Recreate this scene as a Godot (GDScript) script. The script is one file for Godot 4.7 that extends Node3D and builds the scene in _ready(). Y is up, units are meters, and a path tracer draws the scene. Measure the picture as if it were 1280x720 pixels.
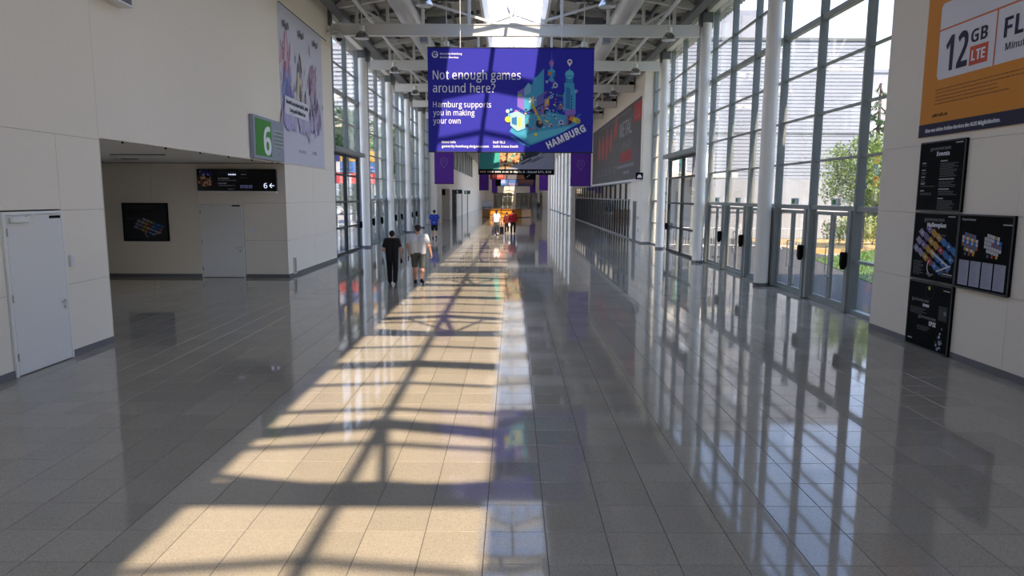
extends Node3D

const CX := 0.07          # middle of the hall
const BAY := 7.5         # distance from truss to truss
const Z0 := -21.35        # a truss line
var M := {}
var fonts := {}
var used := {}
var text_base := {}
var rng := RandomNumberGenerator.new()


# ---------------------------------------------------------------- shapes
class G:
	var v := PackedVector3Array()
	var n := PackedVector3Array()
	var c := PackedColorArray()
	var col := Color.WHITE
	var colored := false
	var layer := 0.0

	func tri(a: Vector3, b: Vector3, d: Vector3, na: Vector3, nb: Vector3, nd: Vector3) -> void:   # anticlockwise seen from the front
		v.append(a); v.append(d); v.append(b)
		n.append(na); n.append(nd); n.append(nb)
		if colored:
			c.append(col); c.append(col); c.append(col)

	func face(a: Vector3, b: Vector3, d: Vector3) -> void:
		var m := (b - a).cross(d - a).normalized()
		tri(a, b, d, m, m, m)

	func quad(a: Vector3, b: Vector3, d: Vector3, e: Vector3) -> void:
		var m := (b - a).cross(e - a).normalized()
		tri(a, b, d, m, m, m)
		tri(a, d, e, m, m, m)

	func tint(k: Color) -> G:
		colored = true
		col = k.srgb_to_linear()
		return self

	func box(ce: Vector3, sz: Vector3, bs := Basis()) -> G:
		var h := sz / 2.0
		var x := bs.x * h.x
		var y := bs.y * h.y
		var z := bs.z * h.z
		quad(ce - x - y + z, ce + x - y + z, ce + x + y + z, ce - x + y + z)
		quad(ce + x - y - z, ce - x - y - z, ce - x + y - z, ce + x + y - z)
		quad(ce + x - y + z, ce + x - y - z, ce + x + y - z, ce + x + y + z)
		quad(ce - x - y - z, ce - x - y + z, ce - x + y + z, ce - x + y - z)
		quad(ce - x + y + z, ce + x + y + z, ce + x + y - z, ce - x + y - z)
		quad(ce - x - y - z, ce + x - y - z, ce + x - y + z, ce - x - y + z)
		return self

	func span(a: Vector3, b: Vector3) -> G:   # box from corner to corner
		return box((a + b) / 2.0, (b - a).abs())

	func cbox(ce: Vector3, sz: Vector3, w := 0.01, bs := Basis()) -> G:   # box with chamfered edges
		var h := sz / 2.0
		w = minf(w, minf(h.x, minf(h.y, h.z)) * 0.9)
		var ax := [bs.x, bs.y, bs.z]
		for i in 3:
			var j := (i + 1) % 3
			var k := (i + 2) % 3
			for s: float in [-1.0, 1.0]:
				var o: Vector3 = ce + ax[i] * h[i] * s
				var u: Vector3 = ax[j] * (h[j] - w)
				var t: Vector3 = ax[k] * (h[k] - w) * s
				quad(o - u - t, o + u - t, o + u + t, o - u + t)
				for r: float in [-1.0, 1.0]:   # the edge between faces i and j, along k
					var e0: Vector3 = ce + ax[i] * h[i] * s + ax[j] * (h[j] - w) * r
					var e1: Vector3 = ce + ax[i] * (h[i] - w) * s + ax[j] * h[j] * r
					var l: Vector3 = ax[k] * (h[k] - w)
					if s * r > 0:
						quad(e0 - l, e1 - l, e1 + l, e0 + l)
					else:
						quad(e1 - l, e0 - l, e0 + l, e1 + l)
		for sx: float in [-1.0, 1.0]:
			for sy: float in [-1.0, 1.0]:
				for sz_: float in [-1.0, 1.0]:
					var p: Vector3 = ce + ax[0] * h.x * sx + ax[1] * (h.y - w) * sy + ax[2] * (h.z - w) * sz_
					var q: Vector3 = ce + ax[0] * (h.x - w) * sx + ax[1] * h.y * sy + ax[2] * (h.z - w) * sz_
					var r2: Vector3 = ce + ax[0] * (h.x - w) * sx + ax[1] * (h.y - w) * sy + ax[2] * h.z * sz_
					if sx * sy * sz_ > 0:
						face(p, q, r2)
					else:
						face(p, r2, q)
		return self

	func bar(a: Vector3, b: Vector3, w: float, h: float, up := Vector3.UP, bevel := 0.0) -> G:   # w across, h along up
		var d := (b - a).normalized()
		if absf(d.dot(up)) > 0.98:
			up = Vector3(0, 0, 1)
		var s := d.cross(up).normalized()
		var bs := Basis(s, s.cross(d).normalized(), -d)
		if bevel > 0.0:
			return cbox((a + b) / 2.0, Vector3(w, h, a.distance_to(b)), bevel, bs)
		return box((a + b) / 2.0, Vector3(w, h, a.distance_to(b)), bs)

	func cyl(a: Vector3, b: Vector3, r0: float, r1: float, seg := 12, caps := true) -> G:
		var d := (b - a).normalized()
		var s := d.cross(Vector3.UP if absf(d.y) < 0.9 else Vector3(1, 0, 0)).normalized()
		var t := d.cross(s)
		for i in seg:
			var p := TAU * i / seg
			var q := TAU * (i + 1) / seg
			var u := s * cos(p) + t * sin(p)
			var w := s * cos(q) + t * sin(q)
			tri(a + u * r0, b + w * r1, b + u * r1, u, w, u)
			tri(a + u * r0, a + w * r0, b + w * r1, u, w, w)
			if caps:
				tri(b, b + u * r1, b + w * r1, d, d, d)
				tri(a, a + w * r0, a + u * r0, -d, -d, -d)
		return self

	func tube(path: Array, r: float, seg := 8) -> G:
		for i in path.size() - 1:
			cyl(path[i], path[i + 1], r, r, seg)
			if i > 0:
				ball(path[i], r, seg)
		return self

	func ball(o: Vector3, r: float, seg := 10, sq := Vector3.ONE) -> G:
		var rows := seg / 2
		for i in rows:
			for j in seg:
				var q: Array = []
				for e: Vector2 in [Vector2(i, j), Vector2(i + 1, j), Vector2(i + 1, j + 1), Vector2(i, j + 1)]:
					var th := PI * e.x / rows
					var ph := TAU * e.y / seg
					q.append(Vector3(sin(th) * sin(ph), cos(th), sin(th) * cos(ph)))
				var w: Array = q.map(func(p): return o + p * sq * r)
				if i > 0:
					tri(w[0], w[1], w[3], q[0], q[1], q[3])
				if i < rows - 1:
					tri(w[1], w[2], w[3], q[1], q[2], q[3])
		return self

	func lathe(prof: Array, o: Vector3, seg := 20) -> G:   # (radius, height) from the bottom up
		for i in prof.size() - 1:
			var p: Vector2 = prof[i]
			var q: Vector2 = prof[i + 1]
			var sl := Vector2(q.y - p.y, p.x - q.x).normalized()
			for j in seg:
				var a := TAU * j / seg
				var b := TAU * (j + 1) / seg
				var ca := Vector3(sin(a), 0, cos(a))
				var cb := Vector3(sin(b), 0, cos(b))
				var na := ca * sl.x + Vector3.UP * sl.y
				var nb := cb * sl.x + Vector3.UP * sl.y
				var y0 := Vector3.UP * p.y
				var y1 := Vector3.UP * q.y
				tri(o + ca * p.x + y0, o + cb * p.x + y0, o + cb * q.x + y1, na, nb, nb)
				tri(o + ca * p.x + y0, o + cb * q.x + y1, o + ca * q.x + y1, na, nb, na)
		return self

	func prism(poly: PackedVector2Array, z0: float, z1: float, xf := Transform3D()) -> G:   # a polygon in x, y pushed from z0 to z1
		if Geometry2D.is_polygon_clockwise(poly):
			poly.reverse()
		var ids := Geometry2D.triangulate_polygon(poly)
		for i in range(0, ids.size(), 3):
			var a := poly[ids[i]]
			var b := poly[ids[i + 1]]
			var d := poly[ids[i + 2]]
			if (b - a).cross(d - a) < 0:
				var e := b
				b = d
				d = e
			face(xf * Vector3(a.x, a.y, z1), xf * Vector3(b.x, b.y, z1), xf * Vector3(d.x, d.y, z1))
			face(xf * Vector3(a.x, a.y, z0), xf * Vector3(d.x, d.y, z0), xf * Vector3(b.x, b.y, z0))
		for i in poly.size():
			var a := poly[i]
			var b := poly[(i + 1) % poly.size()]
			quad(xf * Vector3(a.x, a.y, z0), xf * Vector3(b.x, b.y, z0), xf * Vector3(b.x, b.y, z1), xf * Vector3(a.x, a.y, z1))
		return self

	# flat print, each layer a hair above the last
	func ink(poly: PackedVector2Array, k: Color) -> G:
		tint(k)
		layer += 0.00008
		var ids := Geometry2D.triangulate_polygon(poly)
		for i in range(0, ids.size(), 3):
			var a := poly[ids[i]]
			var b := poly[ids[i + 1]]
			var d := poly[ids[i + 2]]
			if (b - a).cross(d - a) < 0:
				var e := b
				b = d
				d = e
			face(Vector3(a.x, a.y, layer), Vector3(b.x, b.y, layer), Vector3(d.x, d.y, layer))
		return self

	func ink_rect(x: float, y: float, w: float, h: float, k: Color, turn := 0.0) -> G:
		var p := PackedVector2Array()
		for q: Vector2 in [Vector2(0, 0), Vector2(w, 0), Vector2(w, h), Vector2(0, h)]:
			p.append(Vector2(x, y) + q.rotated(turn))
		return ink(p, k)

	func ink_dot(x: float, y: float, r: float, k: Color, seg := 14, sy := 1.0) -> G:
		var p := PackedVector2Array()
		for i in seg:
			p.append(Vector2(x + r * cos(TAU * i / seg), y + r * sy * sin(TAU * i / seg)))
		return ink(p, k)

	func ink_line(a: Vector2, b: Vector2, w: float, k: Color) -> G:
		var s := (b - a).normalized().orthogonal() * w / 2.0
		return ink(PackedVector2Array([a - s, b - s, b + s, a + s]), k)

	func ink_ring(x: float, y: float, r: float, w: float, k: Color, from := 0.0, to := TAU, seg := 18) -> G:
		for i in seg:
			var p := lerpf(from, to, float(i) / seg)
			var q := lerpf(from, to, float(i + 1) / seg)
			ink(PackedVector2Array([Vector2(x, y) + Vector2.from_angle(p) * (r - w), Vector2(x, y) + Vector2.from_angle(p) * r, Vector2(x, y) + Vector2.from_angle(q) * r, Vector2(x, y) + Vector2.from_angle(q) * (r - w)]), k)
			layer -= 0.00008
		layer += 0.00008
		return self

	func ink_lines(x: float, y: float, w: float, rows: int, gap: float, h: float, k: Color, r: RandomNumberGenerator) -> G:   # small print too small to read
		for i in rows:
			var at := x
			var end := x + w * r.randf_range(0.6, 1.0)
			while at < end:
				var l := minf(r.randf_range(0.02, 0.07), end - at)
				ink_rect(at, y - i * gap, l, h, k)
				layer -= 0.00008
				at += l + h * 0.6
		layer += 0.00008
		return self

	func add(o: G, xf: Transform3D, mirror := false) -> G:
		for i in range(0, o.v.size(), 3):
			var ord := [0, 2, 1] if mirror else [0, 1, 2]
			for j: int in ord:
				v.append(xf * o.v[i + j])
				n.append((xf.basis * o.n[i + j]).normalized())
				if colored:
					c.append(col)
		return self

	func mesh() -> ArrayMesh:
		var a := []
		a.resize(Mesh.ARRAY_MAX)
		a[Mesh.ARRAY_VERTEX] = v
		a[Mesh.ARRAY_NORMAL] = n
		if colored:
			while c.size() < v.size():
				c.append(Color.WHITE)
			a[Mesh.ARRAY_COLOR] = c
		var m := ArrayMesh.new()
		if v.size():
			m.add_surface_from_arrays(Mesh.PRIMITIVE_TRIANGLES, a)
		return m

	# a skin over bones [from, to, radius, radius], smoothly joined: surface nets
	func nets(bones: Array, cell: float, k: float, ymin := -100.0, ymax := 100.0) -> G:
		var lo := Vector3.ONE * 1e6
		var hi := -lo
		for b: Array in bones:
			var r: float = maxf(b[2], b[3]) + cell * 2.0
			lo = lo.min(b[0] - Vector3.ONE * r).min(b[1] - Vector3.ONE * r)
			hi = hi.max(b[0] + Vector3.ONE * r).max(b[1] + Vector3.ONE * r)
		var nx := int(ceil((hi.x - lo.x) / cell)) + 1
		var ny := int(ceil((hi.y - lo.y) / cell)) + 1
		var nz := int(ceil((hi.z - lo.z) / cell)) + 1
		var f := PackedFloat32Array()
		f.resize(nx * ny * nz)
		f.fill(1.0)
		var sx := 1
		var sy := nx
		var sz := nx * ny
		for b: Array in bones:
			var pa: Vector3 = b[0]
			var ba: Vector3 = b[1] - pa
			var ra: float = b[2]
			var rb: float = b[3]
			var ll := maxf(ba.length_squared(), 1e-9)
			var r := maxf(ra, rb) + k + cell * 1.8
			var l0 := (pa.min(b[1]) - Vector3.ONE * r - lo) / cell
			var h0 := (pa.max(b[1]) + Vector3.ONE * r - lo) / cell
			for z in range(maxi(0, int(l0.z)), mini(nz, int(h0.z) + 2)):
				for y in range(maxi(0, int(l0.y)), mini(ny, int(h0.y) + 2)):
					var at := z * sz + y * sy
					for x in range(maxi(0, int(l0.x)), mini(nx, int(h0.x) + 2)):
						var p := Vector3(lo.x + x * cell, lo.y + y * cell, lo.z + z * cell) - pa
						var t := clampf(p.dot(ba) / ll, 0.0, 1.0)
						var d := (p - ba * t).length() - ra - (rb - ra) * t
						var o := f[at + x]
						var e := maxf(k - absf(o - d), 0.0)
						f[at + x] = minf(o, d) - e * e / (4.0 * k)
		if ymin > -99.0 or ymax < 99.0:
			for z in nz:
				for y in ny:
					var yy := lo.y + y * cell
					var cut := maxf(ymin - yy, yy - ymax)
					if cut > -cell * 2.0:
						for x in nx:
							var at := z * sz + y * sy + x
							f[at] = maxf(f[at], cut)
		var ids := PackedInt32Array()
		ids.resize(nx * ny * nz)
		ids.fill(-1)
		var ps := PackedVector3Array()
		var ns := PackedVector3Array()
		var off := [0, sx, sy, sx + sy, sz, sx + sz, sy + sz, sx + sy + sz]
		var edges := [[0, 1], [2, 3], [4, 5], [6, 7], [0, 2], [1, 3], [4, 6], [5, 7], [0, 4], [1, 5], [2, 6], [3, 7]]
		for z in nz - 1:
			for y in ny - 1:
				for x in nx - 1:
					var at := z * sz + y * sy + x
					var f0 := f[at]
					if f0 > cell * 2.5:
						continue
					var m := 0
					for i in 8:
						if f[at + off[i]] < 0.0:
							m += 1
					if m == 0 or m == 8:
						continue
					var s := Vector3.ZERO
					var q := 0
					for e: Array in edges:
						var u := f[at + off[e[0]]]
						var w := f[at + off[e[1]]]
						if (u < 0.0) != (w < 0.0):
							var t := u / (u - w)
							var i0: int = e[0]
							var i1: int = e[1]
							s += Vector3(i0 & 1, (i0 >> 1) & 1, i0 >> 2).lerp(Vector3(i1 & 1, (i1 >> 1) & 1, i1 >> 2), t)
							q += 1
					s /= q
					ids[at] = ps.size()
					ps.append(lo + (Vector3(x, y, z) + s) * cell)
					var g := Vector3.ZERO
					for i in 8:
						var w := f[at + off[i]]
						g += Vector3(w if i & 1 else -w, w if i & 2 else -w, w if i & 4 else -w)
					ns.append(g.normalized())
		var ax := [[sx, sy, sz], [sy, sz, sx], [sz, sx, sy]]
		for z in range(1, nz - 1):
			for y in range(1, ny - 1):
				for x in range(1, nx - 1):
					var at := z * sz + y * sy + x
					var f0 := f[at]
					if absf(f0) > cell * 2.5:
						continue
					for a: Array in ax:
						var f1 := f[at + a[0]]
						if (f0 < 0.0) == (f1 < 0.0):
							continue
						var i0 := ids[at]
						var i1 := ids[at - a[1]]
						var i2 := ids[at - a[1] - a[2]]
						var i3 := ids[at - a[2]]
						if i0 < 0 or i1 < 0 or i2 < 0 or i3 < 0:
							continue
						if f0 < 0.0:
							tri(ps[i0], ps[i1], ps[i2], ns[i0], ns[i1], ns[i2])
							tri(ps[i0], ps[i2], ps[i3], ns[i0], ns[i2], ns[i3])
						else:
							tri(ps[i0], ps[i2], ps[i1], ns[i0], ns[i2], ns[i1])
							tri(ps[i0], ps[i3], ps[i2], ns[i0], ns[i3], ns[i2])
		return self


# ---------------------------------------------------------------- nodes
func numbered(parent: Node, called: String) -> String:
	var key := "%d/%s" % [parent.get_instance_id(), called]
	used[key] = used.get(key, -1) + 1
	return called if used[key] == 0 else "%s_%03d" % [called, used[key]]


func tag(o: Node3D, label: String, category: String, group := "", kind := "") -> Node3D:
	if label: o.set_meta("label", label)
	if category: o.set_meta("category", category)
	if group: o.set_meta("group", group)
	if kind: o.set_meta("kind", kind)
	return o


func thing(called: String, label: String, category: String, at := Vector3.ZERO, turn := 0.0, group := "") -> Node3D:
	var o := Node3D.new()
	o.name = numbered(self, called)
	add_child(o)
	o.position = at
	o.rotation.y = turn
	tag(o, label, category, group)
	return o


func struct(called: String, label: String, category: String, at := Vector3.ZERO) -> Node3D:
	var o := thing(called, label, category, at)
	o.set_meta("kind", "structure")
	return o


func part(parent: Node3D, called: String, shape, material: Material, xf := Transform3D()) -> MeshInstance3D:
	var o := MeshInstance3D.new()
	o.name = numbered(parent, called)
	o.mesh = shape.mesh() if shape is G else shape
	o.material_override = material
	o.transform = xf
	parent.add_child(o)
	return o


func copy(o: Node3D, label: String, at: Vector3, turn = null) -> Node3D:
	var r: Node3D = o.duplicate()
	r.name = numbered(self, String(o.name).rstrip("0123456789").trim_suffix("_"))
	add_child(r)
	r.position = at
	if turn != null: r.rotation.y = turn
	r.set_meta("label", label)
	return r


func mat(key: String, k: Color, rough := 0.7, metal := 0.0) -> StandardMaterial3D:
	var m := StandardMaterial3D.new()
	m.resource_name = key
	m.albedo_color = k
	m.roughness = rough
	m.metallic = metal
	M[key] = m
	return m


func triplanar(m: StandardMaterial3D, tex: Texture2D, scale: float) -> void:
	m.albedo_texture = tex
	m.uv1_triplanar = true
	m.uv1_world_triplanar = true
	m.uv1_scale = Vector3.ONE * scale


func speckle(size: int, lo: float, hi: float, grains: Array, sd: int) -> ImageTexture:   # grains: [share, value]
	var r := RandomNumberGenerator.new()
	r.seed = sd
	var px := PackedByteArray()
	px.resize(size * size * 3)
	for i in size * size:
		var val := r.randf_range(lo, hi)
		var t := r.randf()
		for g: Array in grains:
			if t < g[0]:
				val = g[1]
				break
			t -= g[0]
		var b := int(clampf(val, 0, 1) * 255)
		px[i * 3] = b
		px[i * 3 + 1] = b
		px[i * 3 + 2] = b
	var im := Image.create_from_data(size, size, false, Image.FORMAT_RGB8, px)
	return ImageTexture.create_from_image(im)


func fnt(bold: bool, serif := false) -> SystemFont:
	var key := "%s%s" % [bold, serif]
	if not fonts.has(key):
		var f := SystemFont.new()
		f.font_names = PackedStringArray(["Droid Serif" if serif else "Droid Sans"])
		f.font_weight = 700 if bold else 400
		fonts[key] = f
	return fonts[key]


func text_mesh(text: String, bold: bool, size: int) -> TextMesh:
	var t := TextMesh.new()
	t.font = fnt(bold)
	t.text = text
	t.font_size = size
	t.pixel_size = 1.0 / size
	t.depth = 0.01
	t.curve_step = 1.0
	t.horizontal_alignment = HORIZONTAL_ALIGNMENT_LEFT
	return t


# letters whose baseline starts at «at», with capitals «cap» high, squeezed to «width» if that is given
func letters(parent: Node3D, text: String, at: Vector3, cap: float, material: Material, width := 0.0, bold := false, turn := 0.0, size := 24) -> MeshInstance3D:
	var key := "%s%d" % [bold, size]
	if not text_base.has(key):
		text_base[key] = text_mesh("H", bold, size).get_aabb()
	var base: AABB = text_base[key]
	var t := text_mesh(text, bold, size)
	var box := t.get_aabb()
	var s := cap / base.size.y
	var sx := width / box.size.x if width > 0.0 else s
	var o := MeshInstance3D.new()
	o.name = numbered(parent, "lettering")
	o.mesh = t
	o.material_override = material
	var bs := Basis(Vector3(0, 0, 1), turn) * Basis.from_scale(Vector3(sx, s, 0.3))
	o.transform = Transform3D(bs, at + Vector3(0, 0, 0.003) - bs * Vector3(box.position.x, base.position.y, 0))
	parent.add_child(o)
	return o


func heads(seed_: int) -> void:
	rng.seed = seed_

# ---------------------------------------------------------------- scene
func _ready() -> void:
	rng.seed = 7
	var cam := Camera3D.new()
	cam.name = "camera"
	cam.fov = rad_to_deg(2.0 * atan(360.0 / 850.5))
	cam.position = Vector3(0, 2.778, 0)
	cam.rotation_degrees = Vector3(-7.726, 0.033, 0.284)
	cam.far = 600.0
	add_child(cam)
	cam.current = true
	var sky := ProceduralSkyMaterial.new()
	sky.sky_top_color = Color(0.47, 0.61, 0.84)
	sky.sky_horizon_color = Color(0.82, 0.86, 0.91)
	sky.sky_curve = 0.22
	sky.ground_horizon_color = Color(0.60, 0.62, 0.62)
	sky.ground_bottom_color = Color(0.35, 0.35, 0.34)
	sky.energy_multiplier = 1.75
	sky.sky_cover = clouds()
	sky.sky_cover_modulate = Color(1.0, 0.98, 0.95, 0.3)
	var env := Environment.new()
	env.background_mode = Environment.BG_SKY
	env.sky = Sky.new()
	env.sky.sky_material = sky
	env.tonemap_mode = Environment.TONE_MAPPER_LINEAR
	env.tonemap_exposure = 2.22
	env.sdfgi_enabled = true
	env.ssao_enabled = true
	env.ssil_enabled = true
	var we := WorldEnvironment.new()
	we.name = "world_environment"
	we.environment = env
	add_child(we)
	var sun := DirectionalLight3D.new()
	sun.name = "sun"
	sun.light_color = Color(1.0, 0.92, 0.81)
	sun.light_energy = 1.5
	sun.light_angular_distance = 0.6
	sun.shadow_enabled = true
	sun.position = Vector3(2, 30, 10)
	add_child(sun)
	sun.look_at(sun.position + Vector3(-0.135, -1.0, -0.763), Vector3.UP)

	materials()
	ground()
	floors()
	walls_left()
	walls_right()
	far_end()
	roof()
	for i in range(1, 25):
		truss(i)
	for o in first_truss.get_children():   # the truss over the viewer has no inner struts
		if String(o.name).begins_with("strut"):
			o.free()
	facades()
	columns()
	outside()
	left_things()
	right_things()
	banners()
	overhead()
	counter()
	people()


func clouds() -> ImageTexture:   # thin broken cloud all over the sky
	var n := FastNoiseLite.new()
	n.seed = 12
	n.frequency = 1.0
	n.fractal_octaves = 5
	var w := 512
	var im := Image.create(w, w / 2, false, Image.FORMAT_RGBA8)
	for y in w / 2:
		var th := PI * (y + 0.5) / (w / 2)
		for x in w:
			var ph := TAU * x / w
			var d := Vector3(sin(th) * cos(ph), cos(th), sin(th) * sin(ph))
			var q := d / maxf(absf(d.y) + 0.25, 0.3)
			var k := clampf(n.get_noise_3d(q.x * 0.8, q.y * 0.8, q.z * 0.8) * 1.3 + 0.28, 0.0, 1.0) if d.y > 0.0 else 0.0
			im.set_pixel(x, y, Color(1, 1, 1, k))
	return ImageTexture.create_from_image(im)


func materials() -> void:
	var plaster := speckle(256, 0.93, 1.0, [], 3)
	triplanar(mat("wall_paint", Color(0.965, 0.92, 0.845), 0.75), plaster, 1.3)
	triplanar(mat("door_paint", Color(0.92, 0.905, 0.875), 0.45), plaster, 2.0)
	triplanar(mat("soffit_paint", Color(0.92, 0.90, 0.86), 0.8), plaster, 1.0)
	mat("joint", Color(0.55, 0.54, 0.52), 0.9)
	mat("baseboard", Color(0.42, 0.41, 0.41), 0.45)
	var granite := mat("granite", Color(0.715, 0.68, 0.62), 0.05)
	triplanar(granite, speckle(512, 0.82, 1.0, [[0.08, 0.55], [0.08, 0.68], [0.06, 1.0]], 5), 0.9)
	granite.vertex_color_use_as_albedo = true
	mat("grout", Color(0.27, 0.26, 0.26), 0.9)
	mat("steel", Color(0.91, 0.90, 0.865), 0.5)
	mat("steel_dark", Color(0.42, 0.425, 0.42), 0.55)
	mat("column_paint", Color(0.965, 0.94, 0.89), 0.5)
	mat("frame", Color(0.56, 0.58, 0.56), 0.4, 0.1)
	mat("frame_dark", Color(0.22, 0.23, 0.23), 0.4, 0.2)
	mat("duct", Color(0.82, 0.82, 0.81), 0.38, 0.6)
	mat("deck", Color(0.76, 0.745, 0.71), 0.6)
	mat("white_metal", Color(0.88, 0.88, 0.88), 0.4)
	mat("chrome", Color(0.75, 0.75, 0.74), 0.25, 1.0)
	mat("black", Color(0.04, 0.04, 0.045), 0.6).metallic_specular = 0.2
	mat("black_gloss", Color(0.03, 0.03, 0.035), 0.22)
	mat("rubber", Color(0.07, 0.07, 0.07), 0.8)
	mat("white_ink", Color(0.93, 0.93, 0.94), 0.6)
	mat("grey_ink", Color(0.66, 0.66, 0.67), 0.6)
	mat("navy_ink", Color(0.10, 0.10, 0.22), 0.6)
	mat("brown_ink", Color(0.42, 0.27, 0.06), 0.6)
	mat("red_ink", Color(0.72, 0.20, 0.18), 0.6)
	var pr := mat("print", Color.WHITE, 0.55)
	pr.vertex_color_use_as_albedo = true
	var gl := mat("glass", Color(0.80, 0.90, 0.87, 0.025), 0.02)
	gl.transparency = BaseMaterial3D.TRANSPARENCY_ALPHA
	var bl := mat("skylight_glass", Color(0.95, 0.97, 0.97, 0.05), 0.05)
	bl.transparency = BaseMaterial3D.TRANSPARENCY_ALPHA
	var lit := mat("lamp_glow", Color(1, 1, 1), 0.5)
	lit.emission_enabled = true
	lit.emission = Color(1.0, 0.96, 0.9)
	lit.emission_energy_multiplier = 0.7
	var scr := mat("screen_white", Color(0.9, 0.9, 0.95), 0.5)
	scr.emission_enabled = true
	scr.emission = Color(0.85, 0.88, 1.0)
	scr.emission_energy_multiplier = 0.55
	mat("banner_blue", Color(0.225, 0.225, 0.64), 0.85).metallic_specular = 0.15
	mat("purple", Color(0.35, 0.19, 0.52), 0.85).metallic_specular = 0.2
	mat("orange", Color(0.83, 0.53, 0.14), 0.6)
	mat("poster_grey", Color(0.36, 0.345, 0.34), 0.7)
	mat("mural", Color(0.80, 0.79, 0.83), 0.7)
	mat("green_sign", Color(0.22, 0.55, 0.16), 0.5)
	mat("exit_green", Color(0.05, 0.30, 0.17), 0.5)
	mat("louvre", Color(0.57, 0.59, 0.63), 0.55)
	mat("facade_white", Color(0.62, 0.63, 0.65), 0.8)
	mat("asphalt", Color(0.58, 0.58, 0.60), 0.9)
	mat("paving", Color(0.66, 0.64, 0.60), 0.9)
	mat("ochre", Color(0.70, 0.58, 0.36), 0.9)
	mat("soil", Color(0.45, 0.38, 0.30), 0.95)
	mat("lawn", Color(0.30, 0.41, 0.13), 0.9)
	mat("bark", Color(0.30, 0.24, 0.19), 0.9)
	for a: Array in [["leaf_dark", Color(0.15, 0.28, 0.10)], ["leaf_bright", Color(0.42, 0.50, 0.17)], ["leaf_hedge", Color(0.60, 0.62, 0.30)]]:
		var m := mat(a[0], a[1], 0.6)
		m.backlight_enabled = true
		m.backlight = Color(0.4, 0.45, 0.25)
	mat("dark_pane", Color(0.12, 0.12, 0.12), 0.35).metallic_specular = 0.2
	mat("wood", Color(0.80, 0.54, 0.14), 0.5)
	mat("wood_edge", Color(0.62, 0.38, 0.14), 0.5)
	mat("skin", Color(0.80, 0.58, 0.47), 0.6)
	mat("eye_white", Color(0.9, 0.9, 0.88), 0.3)
	mat("lips", Color(0.62, 0.36, 0.33), 0.6)
	mat("hair", Color(0.07, 0.06, 0.05), 0.7)
	mat("cloth_black", Color(0.06, 0.06, 0.07), 0.85)
	mat("cloth_white", Color(0.82, 0.82, 0.83), 0.85)
	mat("cloth_grey", Color(0.33, 0.34, 0.33), 0.9)
	mat("cloth_blue", Color(0.13, 0.22, 0.58), 0.8)
	mat("cloth_red", Color(0.62, 0.09, 0.10), 0.85)
	mat("cloth_darkred", Color(0.36, 0.08, 0.09), 0.85)
	mat("reflect_grey", Color(0.65, 0.68, 0.72), 0.4)


func tile_mesh(tone: float, w: float, d: float) -> G:
	var g := G.new()
	g.tint(Color(tone, tone * 0.995, tone * 0.985))
	var x := w / 2.0
	var z := d / 2.0
	var b := 0.0025
	var t := [Vector3(-x + b, 0, z - b), Vector3(x - b, 0, z - b), Vector3(x - b, 0, -z + b), Vector3(-x + b, 0, -z + b)]
	var l := [Vector3(-x, -b, z), Vector3(x, -b, z), Vector3(x, -b, -z), Vector3(-x, -b, -z)]
	var m := [Vector3(-x, -0.012, z), Vector3(x, -0.012, z), Vector3(x, -0.012, -z), Vector3(-x, -0.012, -z)]
	g.quad(t[0], t[1], t[2], t[3])
	for i in 4:
		var j := (i + 1) % 4
		g.quad(l[i], l[j], t[j], t[i])
		g.quad(m[i], m[j], l[j], l[i])
	return g


func floors() -> void:
	var root := struct("floor", "polished grey granite tile floor of the long hall, sunlit in a stripe down the middle", "floor")
	var g := G.new()
	g.box(Vector3(0.5, -0.106, -27.0), Vector3(29.4, 0.2, 70.5))
	part(root, "screed", g, M.grout)
	var far := G.new()
	far.tint(Color(0.95, 0.95, 0.94))
	far.box(Vector3(0.5, -0.1, -123.3), Vector3(29.4, 0.2, 122.1))
	part(root, "far_paving", far, M.granite)
	var cells := []
	for i in range(-28, 18):
		for j in range(-18, 124):
			var c := Vector3(0.285 + 0.5 * i - 0.25, 0, -0.348 - 0.5 * j - 0.25)
			var in_hall := c.x > -8.4 and c.x < 8.5
			var in_corridor := c.x <= -7.4 and c.z < -12.4 and c.z > -23.0
			if not (in_hall or in_corridor):
				continue
			var seen := c.z < -4.45 and absf(c.x - 0.02) < -c.z * 0.76 + 0.3
			cells.append([-c.z if seen else 1000.0 - c.z, c])
	cells.sort_custom(func(a, b): return a[0] < b[0])
	var tones := [0.955, 0.97, 0.985, 1.0]
	var kinds := tones.map(func(t): return tile_mesh(t, 0.495, 0.495).mesh())
	var shapes := tones.map(func(t): return tile_mesh(t, 0.495, 0.495))
	var rest := G.new()
	rest.colored = true
	rest.col = Color.WHITE
	for i in cells.size():
		var pick := rng.randi() % 4
		if i < 300:
			part(root, "tile", kinds[pick], M.granite, Transform3D(Basis(), cells[i][1]))
		else:
			rest.tint(Color(tones[pick], tones[pick] * 0.995, tones[pick] * 0.985))
			rest.add(shapes[pick], Transform3D(Basis(), cells[i][1]))
	tag(part(root, "tiles_beyond", rest, M.granite), "", "", "", "stuff")


# wall panels with thin open joints: «side» is the way the wall faces (+1 to +x)
func panels(root: Node3D, x: float, side: float, zs: Array, hs: Array, skip := []) -> void:
	for i in zs.size() - 1:
		for j in hs.size() - 1:
			if Vector2i(i, j) in skip:
				continue
			var a: float = zs[i]
			var b: float = zs[i + 1]
			var g := G.new()
			var gap := 0.0025
			g.cbox(Vector3(x - side * 0.01, (hs[j] + hs[j + 1]) / 2.0, (a + b) / 2.0), Vector3(0.02, hs[j + 1] - hs[j] - gap * 2.0, absf(b - a) - gap * 2.0), 0.003)
			part(root, "panel", g, M.wall_paint)


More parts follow.
